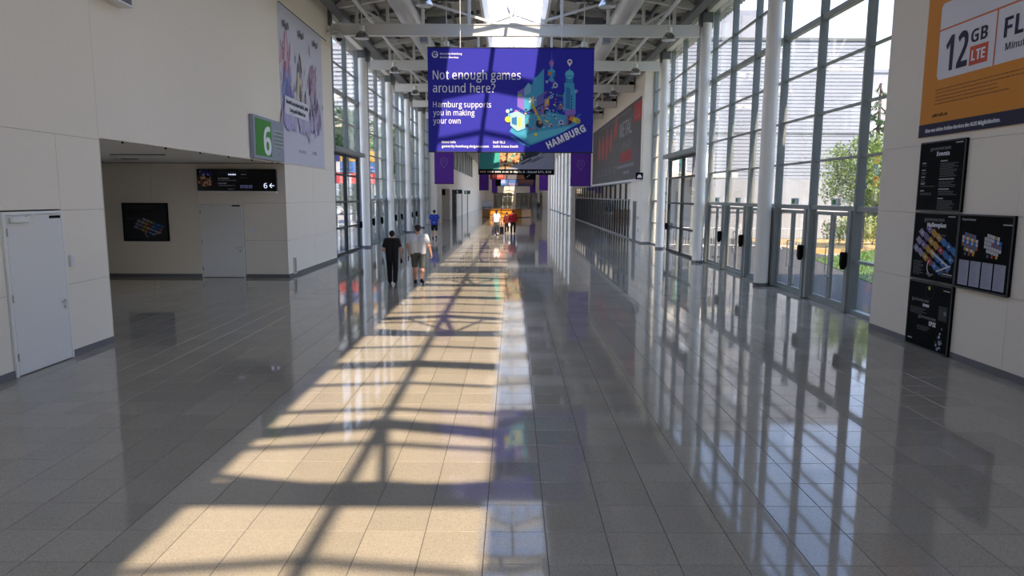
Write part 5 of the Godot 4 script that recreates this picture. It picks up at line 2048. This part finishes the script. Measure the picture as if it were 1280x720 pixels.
	var spec := [[-4.38, 3.49, -43.85, 1.22, 3.4], [4.30, 3.39, -43.85, 1.31, 3.4], [-4.05, 3.5, -96.35, 1.35, 3.4], [4.3, 3.53, -96.35, 1.25, 3.4], [-4.15, 3.4, -156.35, 1.3, 3.0], [4.5, 3.4, -156.35, 1.3, 3.0]]
	for i in 6:
		var s: Array = spec[i]
		var b := thing("hanging_banner", names[i], "banner", Vector3(s[0], s[1], s[2]), 0.0, "purple hanging banners")
		g = G.new()
		g.cbox(Vector3(0, s[4] / 2, 0), Vector3(s[3], s[4], 0.02), 0.004)
		part(b, "sheet", g, M.purple)
		g = G.new()
		g.cbox(Vector3(0, 0.02, 0), Vector3(s[3] + 0.04, 0.04, 0.04), 0.008)
		g.cbox(Vector3(0, s[4], 0), Vector3(s[3] + 0.04, 0.04, 0.04), 0.008)
		part(b, "edge_rail", g, M.navy_ink)
		hang(b, [-s[3] * 0.35, s[3] * 0.35], s[4], 9.21 - s[1], M.white_metal)
		if i < 4:
			g = G.new()
			var k := Color(0.55, 0.48, 0.66)
			var py := 1.42 if i < 2 else 2.3
			g.ink_ring(0.0, py, 0.24, 0.016, k, -PI * 0.2, PI * 1.2, 20)
			g.ink_line(Vector2(0.195, py - 0.14), Vector2(0, py - 0.42), 0.016, k)
			g.ink_line(Vector2(-0.195, py - 0.14), Vector2(0, py - 0.42), 0.016, k)
			g.ink_ring(0.0, py, 0.11, 0.014, k)
			part(b, "pin_outline", g, M.print, Transform3D(Basis(), Vector3(0, 0, 0.0105)))
	# wide picture banner
	t = thing("hanging_banner", "wide hanging banner, teal and grey with a black strip of text along its foot", "banner", Vector3(0.36, 5.0, -73.85))
	g = G.new()
	g.cbox(Vector3(0, 1.7, 0), Vector3(6.7, 3.4, 0.03), 0.006)
	part(t, "sheet", g, M.black)
	g = G.new()
	g.ink_rect(-3.3, 0.52, 6.6, 2.8, Color(0.62, 0.63, 0.70))
	g.ink(PackedVector2Array([Vector2(-3.3, 0.52), Vector2(-1.55, 0.52), Vector2(-1.35, 3.3), Vector2(-3.1, 3.3)]), Color(0.20, 0.56, 0.54))
	g.ink(PackedVector2Array([Vector2(-2.2, 0.9), Vector2(-1.5, 1.3), Vector2(-1.4, 3.3), Vector2(-2.0, 3.3)]), Color(0.25, 0.66, 0.60))
	g.ink(PackedVector2Array([Vector2(-1.5, 0.52), Vector2(-0.6, 0.6), Vector2(0.6, 1.3), Vector2(1.9, 2.2), Vector2(2.7, 3.3), Vector2(-1.35, 3.3)]), Color(0.72, 0.60, 0.42))
	g.ink(PackedVector2Array([Vector2(0.3, 1.3), Vector2(1.8, 1.8), Vector2(2.6, 2.6), Vector2(2.6, 3.3), Vector2(0.8, 3.3)]), Color(0.13, 0.22, 0.24))
	for i in 110:
		var p := Vector2(r.randf_range(-1.4, 0.9), r.randf_range(0.8, 3.0))
		if p.y < 0.9 + p.x * 0.4:
			continue
		g.ink_dot(p.x, p.y, r.randf_range(0.04, 0.16), [Color(0.66, 0.36, 0.22), Color(0.80, 0.76, 0.52), Color(0.30, 0.58, 0.50), Color(0.50, 0.22, 0.20), Color(0.85, 0.82, 0.70)][r.randi() % 5], 7)
	for i in 7:
		var a := Vector2(r.randf_range(0.2, 1.6), r.randf_range(0.9, 1.8))
		g.ink_line(a, a + Vector2(0.9, 0.5), 0.07, Color(0.13, 0.18, 0.20))
	g.ink_line(Vector2(2.2, 1.9), Vector2(2.7, 2.2), 0.06, Color(0.15, 0.16, 0.18))
	for i in 26:
		if i % 6 != 5:
			g.ink_rect(-3.2 + i * 0.11, 0.2, 0.075, 0.14, Color(0.8, 0.6, 0.55) if i < 8 else Color(0.85, 0.85, 0.85))
	tag(part(t, "artwork", g, M.print, Transform3D(Basis(), Vector3(0, 0, 0.0155))), "", "", "", "stuff")
	t.scale = Vector3(1.215, 1.12, 1.0)
	letters(t, "Halle 6 - Stand A11, B10", Vector3(-0.22, 0.18, 0.016), 0.19, M.white_ink, 3.3, true)
	hang(t, [-2.8, 2.8], 3.4, 3.76, M.steel_dark)
	t = thing("hanging_banner", "far hanging banner, red patch at left, brown at right, below the teal one", "banner", Vector3(0.0, 5.0, -96.30))
	g = G.new()
	g.cbox(Vector3(0, 1.0, 0), Vector3(6.4, 2.0, 0.03), 0.006)
	part(t, "sheet", g, M.black)
	g = G.new()
	g.ink_rect(-3.1, 0.05, 3.9, 1.9, Color(0.42, 0.40, 0.42))
	g.ink_rect(-3.1, 0.1, 1.9, 1.0, Color(0.75, 0.18, 0.16))
	for i in 5:
		g.ink_rect(-2.8 + i * 0.3, 0.3, 0.18, 0.5, Color(0.85, 0.55, 0.5))
	g.ink(PackedVector2Array([Vector2(0.6, 0.05), Vector2(1.7, 0.05), Vector2(1.5, 0.6), Vector2(0.9, 1.1)]), Color(0.55, 0.34, 0.22))
	g.ink_line(Vector2(1.9, 0.3), Vector2(2.6, 0.9), 0.12, Color(0.5, 0.5, 0.5))
	tag(part(t, "artwork", g, M.print, Transform3D(Basis(), Vector3(0, 0, 0.0155))), "", "", "", "stuff")
	hang(t, [-2.6, 2.6], 2.0, 4.21, M.steel_dark)
	t = thing("hanging_banner", "farthest hanging banner, blue at left and dark brown at right", "banner", Vector3(0.4, 4.5, -126.35))
	g = G.new()
	g.cbox(Vector3(0, 0.75, 0), Vector3(7.2, 1.5, 0.03), 0.006)
	part(t, "sheet", g, M.black)
	g = G.new()
	g.ink_rect(-2.6, 0.1, 3.0, 1.3, Color(0.30, 0.44, 0.66))
	g.ink_rect(-2.6, 0.5, 0.8, 0.7, Color(0.62, 0.66, 0.9))
	g.ink_rect(-1.4, 0.1, 2.4, 0.5, Color(0.50, 0.48, 0.62))
	g.ink_rect(0.5, 0.5, 2.9, 0.8, Color(0.36, 0.20, 0.16))
	g.ink_rect(0.5, 0.1, 2.9, 0.4, Color(0.20, 0.12, 0.26))
	tag(part(t, "artwork", g, M.print, Transform3D(Basis(), Vector3(0, 0, 0.0155))), "", "", "", "stuff")
	hang(t, [-3.0, 3.0], 1.5, 4.71, M.steel_dark)


func overhead() -> void:
	var proto: Node3D = null
	var words := ["first", "second", "third", "fourth", "fifth", "sixth"]
	for row: Array in [[-6.1, -28.15, 7.5, "outer left"], [6.1, -28.15, 7.5, "outer right"], [-3.0, -23.35, 7.5, "inner left"], [3.0, -23.35, 7.5, "inner right"]]:
		for i in 6:
			var at := Vector3(CX + row[0], 8.92, row[1] - i * row[2])
			var lab: String = "bell-shaped metal pendant lamp under the roof, %s of the %s row" % [words[i], row[3]]
			if i > 0 or row[0] == 6.1 or row[0] == 3.0:
				copy(proto, lab, at)
				continue
			proto = thing("pendant_lamp", lab, "lamp", at, 0.0, "pendant lamps under the roof")
			proto.scale = Vector3(1.2, 1.0, 1.2)
			var g := G.new()
			g.lathe([Vector2(0.235, 0.0), Vector2(0.245, 0.01), Vector2(0.22, 0.10), Vector2(0.17, 0.2), Vector2(0.11, 0.27), Vector2(0.09, 0.3)], Vector3.ZERO, 24)
			part(proto, "shade", g, M.chrome)
			g = G.new()
			g.lathe([Vector2(0.0, -0.02), Vector2(0.12, -0.015), Vector2(0.225, 0.012)], Vector3.ZERO, 24)
			part(proto, "lens", g, M.white_metal)
			g = G.new()
			g.lathe([Vector2(0.095, 0.29), Vector2(0.1, 0.31), Vector2(0.1, 0.5), Vector2(0.05, 0.54), Vector2(0.0, 0.55)], Vector3.ZERO, 18)
			part(proto, "ballast", g, M.steel)
			g = G.new()
			var top := 1.63 if absf(row[0]) > 4.0 else 2.17
			g.cyl(Vector3(0, 0.53, 0), Vector3(0, top, 0), 0.018, 0.018, 8)
			g.bar(Vector3(-0.3, top - 0.02, 0), Vector3(0.3, top - 0.02, 0), 0.05, 0.05)
			part(proto, "hanger", g, M.white_metal)
	for s: float in [-1.0, 1.0]:
		var side := "right" if s > 0 else "left"
		var x := CX + s * 4.55
		var y := 10.36
		var t := thing("air_duct", "big round silver air duct under the %s roof slope" % side, "duct", Vector3(x, y, 0))
		for i in 22:
			var za := -9.0 - i * BAY
			var g := G.new()
			g.cyl(Vector3(0, 0, za), Vector3(0, 0, za - BAY + 0.02), 0.43, 0.43, 28, false)
			part(t, "segment", g, M.duct)
			g = G.new()
			g.cyl(Vector3(0, 0, za + 0.03), Vector3(0, 0, za - 0.03), 0.46, 0.46, 28)
			part(t, "flange", g, M.duct)
			if i < 8:
				g = G.new()
				g.cbox(Vector3(-s * 0.35, -0.42, za - 1.2), Vector3(0.35, 0.35, 0.45), 0.01)
				part(t, "outlet", g, M.louvre)
		var p := thing("conduit", "long pale pipe under the %s roof slope, close to the eave" % side, "pipe", Vector3(CX + s * 5.95, 9.88, 0))
		var q := G.new()
		q.cyl(Vector3(0, 0, -8), Vector3(0, 0, -124), 0.07, 0.07, 12)
		part(p, "run", q, M.white_metal)
		for i in 17:
			q = G.new()
			q.cyl(Vector3(0, 0, Z0 + BAY - i * 7.5 - 2.0), Vector3(0, 0.75, Z0 + BAY - i * 7.5 - 2.0), 0.012, 0.012, 6)
			part(p, "hanger", q, M.steel)
		var c := thing("cable_tray", "dark cable tray along the %s eave" % side, "cable tray", Vector3(CX + s * 7.0, 9.82, 0))
		q = G.new()
		q.box(Vector3(0, 0, -50), Vector3(0.34, 0.02, 84))
		q.box(Vector3(-0.17, 0.05, -50), Vector3(0.015, 0.12, 84))
		q.box(Vector3(0.17, 0.05, -50), Vector3(0.015, 0.12, 84))
		part(c, "tray", q, M.steel_dark)
		q = G.new()
		q.cyl(Vector3(-0.06, 0.04, -8), Vector3(-0.06, 0.04, -92), 0.03, 0.03, 8)
		q.cyl(Vector3(0.05, 0.03, -8), Vector3(0.05, 0.03, -92), 0.025, 0.025, 8)
		part(c, "cables", q, M.rubber)
	for i in 3:
		var sp := thing("wall_speaker", "small black cone speaker high on the wall above the grey banner, %s from the pier" % words[i], "speaker", Vector3(7.46, 9.7, -44.0 - i * 7.5), 0.0, "speakers above the grey banner")
		var g := G.new()
		g.lathe([Vector2(0.0, -0.5), Vector2(0.06, -0.42), Vector2(0.22, 0.1), Vector2(0.24, 0.16), Vector2(0.0, 0.18)], Vector3.ZERO, 16)
		part(sp, "horn", g, M.black)
		g = G.new()
		g.bar(Vector3(0, 0.1, 0), Vector3(0.14, 0.2, 0), 0.06, 0.06)
		part(sp, "bracket", g, M.steel_dark)


func counter() -> void:
	var t := thing("information_counter", "six-sided orange wooden counter in the middle of the hall, beyond the people", "counter", Vector3(-0.35, 0, -89.3))
	var pts := [Vector2(-2.6, 2.3), Vector2(1.45, 2.3), Vector2(2.7, 0.0), Vector2(1.45, -2.3), Vector2(-2.6, -2.3), Vector2(-3.6, 0.0)]
	for i in 6:
		var a: Vector2 = pts[i]
		var b: Vector2 = pts[(i + 1) % 6]
		var g := G.new()
		g.bar(Vector3(a.x, 0.52, a.y), Vector3(b.x, 0.52, b.y), 0.06, 0.92)
		part(t, "panel", g, M.wood)
		g = G.new()
		g.bar(Vector3(a.x, 0.03, a.y), Vector3(b.x, 0.03, b.y), 0.02, 0.06)
		part(t, "plinth", g, M.rubber)
		g = G.new()
		g.bar(Vector3(a.x * 0.95, 1.01, a.y * 0.95), Vector3(b.x * 0.95, 1.01, b.y * 0.95), 0.5, 0.05)
		part(t, "counter_top", g, M.wood_edge)


# ---------------------------------------------------------------- people
var hand_shape: Dictionary = {}

func hand(curl: float) -> G:   # a left hand: wrist at the origin, fingers down, palm towards +x, thumb forward (-z)
	var key := "%.1f" % curl
	if hand_shape.has(key):
		return hand_shape[key]
	var bones := []
	var lens := [0.082, 0.092, 0.086, 0.068]
	for i in 4:
		var z := -0.030 + i * 0.0205
		var k := Vector3(0.0, -0.088 + absf(i - 1.2) * 0.004, z)
		bones.append([Vector3(0, -0.012, z * 0.55), k, 0.0145, 0.0115])
		var p := k
		var a := 0.15 + curl * 0.3
		for j in 3:
			var l: float = lens[i] * [0.46, 0.30, 0.24][j]
			var q := p + Vector3(sin(a), -cos(a), 0) * l
			bones.append([p, q, 0.0088 - j * 0.0008, 0.0082 - j * 0.0008])
			p = q
			a += 0.25 + curl * 0.75
	var th := [Vector3(0.004, -0.022, -0.022), Vector3(0.014, -0.055, -0.05), Vector3(0.022 + curl * 0.012, -0.085, -0.058 + curl * 0.012), Vector3(0.03 + curl * 0.02, -0.108, -0.058 + curl * 0.02)]
	for j in 3:
		bones.append([th[j], th[j + 1], 0.0125 - j * 0.0018, 0.0105 - j * 0.0016])
	bones.append([Vector3(0, 0.03, 0), Vector3(0, -0.02, 0), 0.024, 0.022])
	var g := G.new()
	g.nets(bones, 0.0045, 0.004)
	hand_shape[key] = g
	return g


# faces -z; joints scale with «h»; o: colours and pose
func person(label: String, at: Vector3, turn: float, h: float, o: Dictionary) -> Node3D:
	var t := thing("person", label, "person", at, turn)
	var u := h / 1.78
	var wd: float = o.get("wide", 1.0)
	var cell: float = o.get("cell", 0.022)
	var st: float = o.get("stride", 0.16) * u     # forward reach of the left leg
	var nod: float = o.get("nod", 0.0)
	var hip_y := 0.93 * u
	var pel := Vector3(0, 0.98 * u, 0)
	var hips := [Vector3(-0.095 * wd, 0.92, 0) * u, Vector3(0.095 * wd, 0.92, 0) * u]
	var knees := [Vector3(-0.105 * wd, 0.50, -0.10) * u + Vector3(0, 0, -st * 0.35), Vector3(0.105 * wd, 0.50, -0.02) * u + Vector3(0, 0, st * 0.25)]
	var ankles := [Vector3(-0.10 * wd, 0.085, 0.0) * u + Vector3(0, 0, -st), Vector3(0.10 * wd, 0.085, 0.0) * u + Vector3(0, 0.05 * u, st)]
	var chest := Vector3(0, 1.30 * u, 0.0)
	var neck := Vector3(0, 1.50 * u, -0.01 * u)
	var head := Vector3(0, 1.655 * u, -0.03 * u - nod * 0.06)
	head.y -= nod * 0.035
	var sh := [Vector3(-0.195 * wd, 1.44, 0.0) * u, Vector3(0.195 * wd, 1.44, 0.0) * u]
	var el: Array = o.get("elbows", [Vector3(-0.27 * wd, 1.15, 0.03), Vector3(0.27 * wd, 1.15, 0.03)])
	var wr: Array = o.get("wrists", [Vector3(-0.29 * wd, 0.90, -0.06), Vector3(0.29 * wd, 0.90, -0.04)])
	for i in 2:
		el[i] = el[i] * u
		wr[i] = wr[i] * u
	var hr := 0.088 * u
	var skull := [[head + Vector3(0, 0.035, 0.018) * u, head + Vector3(0, 0.03, -0.02) * u, hr, hr * 0.96], [head + Vector3(0, -0.03, -0.035) * u, head + Vector3(0, -0.075, -0.062) * u, hr * 0.72, hr * 0.42]]
	var body := []
	body.append_array(skull)
	body.append([head + Vector3(0, 0.0, -0.10) * u, head + Vector3(0, -0.028, -0.118) * u, 0.010 * u, 0.015 * u])   # nose
	for s: float in [-1.0, 1.0]:
		body.append([head + Vector3(s * 0.088, 0.012, 0.0) * u, head + Vector3(s * 0.084, -0.03, -0.008) * u, 0.015 * u, 0.010 * u])   # ears
	body.append([neck + Vector3(0, -0.05, 0.01) * u, head + Vector3(0, -0.06, 0.01) * u, 0.062 * u * sqrt(wd), 0.056 * u * sqrt(wd)])
	for s: float in [-1.0, 1.0]:
		body.append([pel + Vector3(s * 0.06 * wd, 0, 0) * u, chest + Vector3(s * 0.09 * wd, 0, 0) * u, 0.105 * u * wd, 0.115 * u * wd])
		body.append([chest + Vector3(s * 0.09 * wd, 0, 0) * u, Vector3(s * 0.10 * wd, 1.42, 0) * u, 0.105 * u * wd, 0.075 * u])
		body.append([neck + Vector3(0, -0.04 * u, 0), Vector3(s * 0.17 * wd, 1.44, 0) * u, 0.055 * u, 0.058 * u])
	for i in 2:
		body.append([sh[i], el[i], 0.056 * u * sqrt(wd), 0.043 * u * sqrt(wd)])
		body.append([el[i], wr[i], 0.043 * u * sqrt(wd), 0.029 * u])
		body.append([hips[i], knees[i], 0.090 * u * sqrt(wd), 0.058 * u * sqrt(wd)])
		body.append([knees[i], knees[i].lerp(ankles[i], 0.35) + Vector3(0, 0, 0.018 * u), 0.055 * u * sqrt(wd), 0.056 * u * sqrt(wd)])
		body.append([knees[i].lerp(ankles[i], 0.35) + Vector3(0, 0, 0.018 * u), ankles[i], 0.056 * u * sqrt(wd), 0.037 * u])
	var g := G.new()
	g.nets(body, cell * 0.8, 0.03 * u)
	for i in 2:   # hands, with five fingers each
		var d: Vector3 = (wr[i] - el[i]).normalized()
		var y := -d
		var fwd := (Vector3(0, 0, -1) - y * y.dot(Vector3(0, 0, -1))).normalized()
		if absf(y.z) > 0.8:
			fwd = (Vector3.UP - y * y.dot(Vector3.UP)).normalized()
		var z := -fwd
		var x := y.cross(z)
		var bs := Basis(x, y, z) * Basis.from_scale(Vector3.ONE * u)
		if i == 1:
			bs = Basis(-x, y, z) * Basis.from_scale(Vector3.ONE * u)
		g.add(hand(o.get("curl", [0.4, 0.4])[i]), Transform3D(bs, wr[i]), i == 1)
	part(t, "body", g, M.skin)
	# hair
	g = G.new()
	var hair := [[head + Vector3(0, 0.045, 0.030) * u, head + Vector3(0, 0.052, -0.028) * u, hr * 1.05, hr * 0.95], [head + Vector3(0, -0.01, 0.045) * u, head + Vector3(0, -0.045, 0.045) * u, hr * 0.80, hr * 0.5]]
	if o.get("long_hair", false):
		hair.append([head + Vector3(0, 0.0, 0.05) * u, head + Vector3(0, -0.17, 0.07) * u, hr * 0.85, hr * 0.55])
	g.nets(hair, cell * 0.7, 0.02 * u)
	part(t, "hair", g, o.get("hair", M.hair))
	for s: float in [-1.0, 1.0]:
		g = G.new()
		g.ball(head + Vector3(s * 0.032, 0.012, -0.098) * u, 0.012 * u, 10)
		part(t, "eye", g, M.eye_white)
	g = G.new()
	g.ball(head + Vector3(0, -0.062, -0.100) * u, 0.02 * u, 10, Vector3(1.1, 0.35, 0.5))
	part(t, "mouth", g, M.lips)
	# top
	var top := []
	for s: float in [-1.0, 1.0]:
		top.append([Vector3(s * 0.075 * wd, o.get("hem", 0.90), 0.0) * u, chest + Vector3(s * 0.095 * wd, 0, 0) * u, 0.125 * u * wd, 0.128 * u * wd])
		top.append([chest + Vector3(s * 0.095 * wd, 0, 0) * u, Vector3(s * 0.105 * wd, 1.42, 0) * u, 0.122 * u * wd, 0.088 * u])
		top.append([neck + Vector3(0, -0.045 * u, 0.005), Vector3(s * 0.175 * wd, 1.44, 0) * u, 0.068 * u, 0.072 * u])
	for i in 2:
		var sl: float = o.get("sleeve", 0.62)
		top.append([sh[i], sh[i].lerp(el[i], minf(sl, 1.0)), 0.072 * u * sqrt(wd), 0.066 * u * sqrt(wd)])
		if sl > 1.0:
			top.append([el[i], wr[i].lerp(el[i], 0.06), 0.060 * u, 0.042 * u])
	g = G.new()
	g.nets(top, cell, 0.035 * u, o.get("hem", 0.90) * u - 0.02)
	part(t, o.get("top_name", "t_shirt"), g, o.top)
	# trousers or shorts
	var tr := []
	tr.append([Vector3(-0.05 * wd, 0.99, 0) * u, Vector3(0.05 * wd, 0.99, 0) * u, 0.115 * u * wd, 0.115 * u * wd])
	var shorts: bool = o.get("shorts", false)
	for i in 2:
		tr.append([Vector3((i * 2 - 1) * 0.07 * wd, 0.97, 0.015) * u, hips[i], 0.118 * u * wd, 0.108 * u * sqrt(wd)])
		tr.append([hips[i], knees[i], 0.108 * u * sqrt(wd), 0.090 * u * sqrt(wd) if shorts else 0.088 * u * sqrt(wd)])
		if not shorts:
			tr.append([knees[i], ankles[i] + Vector3(0, 0, 0.012), 0.088 * u * sqrt(wd), 0.078 * u])
	g = G.new()
	if shorts:
		g.nets(tr, cell, 0.02 * u, 0.50 * u, (float(o.get("hem", 0.9)) + 0.03) * u)
	else:
		g.nets(tr, cell, 0.02 * u, 0.055 * u, (float(o.get("hem", 0.9)) + 0.03) * u)
	part(t, "shorts" if shorts else "trousers", g, o.bottom)
	for i in 2:
		g = G.new()
		var a: Vector3 = ankles[i]
		var toe := Vector3(0.012 * (i * 2 - 1), -0.045, -0.17) * u
		var heel := Vector3(0, -0.04, 0.045) * u
		if i == 1 and st > 0.05:
			toe = Vector3(0.012, -0.10, -0.15) * u
			heel = Vector3(0, -0.01, 0.055) * u
		g.nets([[a + Vector3(0, 0.01, 0), a + heel, 0.046 * u, 0.042 * u], [a + heel, a + toe * 0.55, 0.042 * u, 0.044 * u], [a + toe * 0.55, a + toe, 0.044 * u, 0.036 * u]], 0.012, 0.03 * u)
		part(t, "shoe", g, o.shoes)
	t.set_meta("wrists", wr)
	return t


func people() -> void:
	var a := person("person in black t-shirt and trousers walking away, head bowed, bottle in hand", Vector3(-3.77, 0, -21.25), 0.05, 1.70, {
		"top": M.cloth_black, "bottom": M.cloth_black, "shoes": M.cloth_black, "wide": 1.0, "nod": 0.7, "hem": 0.78, "cell": 0.02, "curl": [0.6, 0.9],
		"elbows": [Vector3(-0.29, 1.15, 0.02), Vector3(0.28, 1.16, 0.03)], "wrists": [Vector3(-0.26, 1.06, -0.22), Vector3(0.31, 0.90, -0.04)], "stride": 0.14})
	var b := thing("bottle", "dark drink bottle held by the person in black", "bottle", a.position + Vector3(0.275, 0.66, -0.06))
	var g := G.new()
	g.lathe([Vector2(0.0, 0.0), Vector2(0.03, 0.0), Vector2(0.033, 0.01), Vector2(0.033, 0.12), Vector2(0.014, 0.16), Vector2(0.014, 0.185)], Vector3.ZERO, 16)
	part(b, "body", g, M.black_gloss)
	g = G.new()
	g.cyl(Vector3(0, 0.183, 0), Vector3(0, 0.205, 0), 0.016, 0.016, 12)
	part(b, "cap", g, M.rubber)
	a = person("stocky person in a white t-shirt and grey shorts walking away", Vector3(-2.96, 0, -21.3), -0.04, 1.86, {
		"top": M.cloth_white, "bottom": M.cloth_grey, "shoes": M.cloth_black, "wide": 1.2, "shorts": true, "hem": 0.93, "cell": 0.02, "curl": [0.9, 0.5],
		"elbows": [Vector3(-0.31, 1.17, 0.04), Vector3(0.34, 1.16, 0.05)], "wrists": [Vector3(-0.30, 0.93, -0.08), Vector3(0.39, 0.92, -0.02)], "stride": 0.15})
	b = thing("phone", "dark phone held in the left hand of the person in white and grey", "phone", a.position + Vector3(-0.325, 0.80, -0.10))
	g = G.new()
	g.cbox(Vector3(0, 0, 0), Vector3(0.02, 0.16, 0.075), 0.006)
	part(b, "casing", g, M.black)
	g = G.new()
	g.box(Vector3(-0.011, 0.0, 0.0), Vector3(0.002, 0.14, 0.066))
	part(b, "display", g, M.black_gloss)
	a = person("person in a blue vest with pale band and dark shorts, near the left columns", Vector3(-5.05, 0, -44.0), 0.0, 1.84, {
		"top": M.cloth_blue, "bottom": M.cloth_black, "shoes": M.cloth_black, "wide": 1.1, "shorts": true, "hem": 0.88, "cell": 0.028, "top_name": "vest", "stride": 0.12,
		"elbows": [Vector3(-0.31, 1.16, 0.03), Vector3(0.31, 1.16, 0.03)], "wrists": [Vector3(-0.33, 0.91, -0.05), Vector3(0.33, 0.91, -0.05)]})
	g = G.new()
	g.lathe([Vector2(0.245, 1.08), Vector2(0.247, 1.13)], Vector3.ZERO, 24)
	var band := part(a, "reflective_band", g, M.reflect_grey)
	band.scale = Vector3(0.93, 0.955, 0.585)
	a = person("person with dark hair in a white top and grey trousers, beside a dark suitcase", Vector3(-1.15, 0, -48.25), 0.0, 1.80, {
		"top": M.cloth_white, "bottom": M.cloth_grey, "shoes": M.cloth_white, "wide": 0.95, "hem": 0.92, "cell": 0.028, "stride": 0.1, "long_hair": true})
	b = thing("suitcase", "dark upright suitcase beside the person in the white top", "suitcase", Vector3(-0.78, 0, -48.25))
	g = G.new()
	g.cbox(Vector3(0, 0.33, 0), Vector3(0.26, 0.54, 0.38), 0.04)
	part(b, "shell", g, M.cloth_black)
	g = G.new()
	g.tube([Vector3(-0.08, 0.6, 0.12), Vector3(-0.08, 0.98, 0.12), Vector3(0.08, 0.98, 0.12), Vector3(0.08, 0.6, 0.12)], 0.01, 8)
	part(b, "handle", g, M.steel)
	for s: Vector2 in [Vector2(-0.1, 0.14), Vector2(0.1, 0.14), Vector2(-0.1, -0.14), Vector2(0.1, -0.14)]:
		g = G.new()
		g.cyl(Vector3(s.x - 0.012, 0.03, s.y), Vector3(s.x + 0.012, 0.03, s.y), 0.03, 0.03, 12)
		part(b, "wheel", g, M.rubber)
	person("person in a bright red hooded top and black trousers near the orange counter", Vector3(0.02, 0, -50.4), 0.0, 1.72, {
		"top": M.cloth_red, "bottom": M.cloth_black, "shoes": M.cloth_black, "wide": 1.1, "hem": 0.88, "cell": 0.028, "sleeve": 1.2, "top_name": "hooded_top", "stride": 0.08, "hair": M.cloth_darkred})
	person("shorter person in a dark red top, left of the one in bright red", Vector3(-0.44, 0, -50.9), 0.1, 1.56, {
		"top": M.cloth_darkred, "bottom": M.cloth_black, "shoes": M.cloth_white, "wide": 0.9, "hem": 0.84, "cell": 0.03, "sleeve": 1.2, "top_name": "hooded_top", "stride": 0.06})
	b = thing("carrier_bag", "small white bag hanging between the two people in red", "bag", Vector3(-0.24, 0.56, -50.22))
	g = G.new()
	g.cbox(Vector3(0, 0.11, 0), Vector3(0.16, 0.22, 0.08), 0.02)
	part(b, "pouch", g, M.cloth_white)
	g = G.new()
	g.tube([Vector3(-0.05, 0.21, 0), Vector3(-0.03, 0.33, 0), Vector3(0.03, 0.33, 0), Vector3(0.05, 0.21, 0)], 0.008, 6)
	part(b, "strap", g, M.cloth_white)
	person("small far person in dark clothes on the right, near the end wall", Vector3(4.67, 0, -124.8), 0.4, 1.74, {
		"top": M.cloth_black, "bottom": M.cloth_black, "shoes": M.cloth_black, "wide": 1.0, "hem": 0.85, "cell": 0.04, "sleeve": 1.2, "top_name": "jacket", "stride": 0.1})
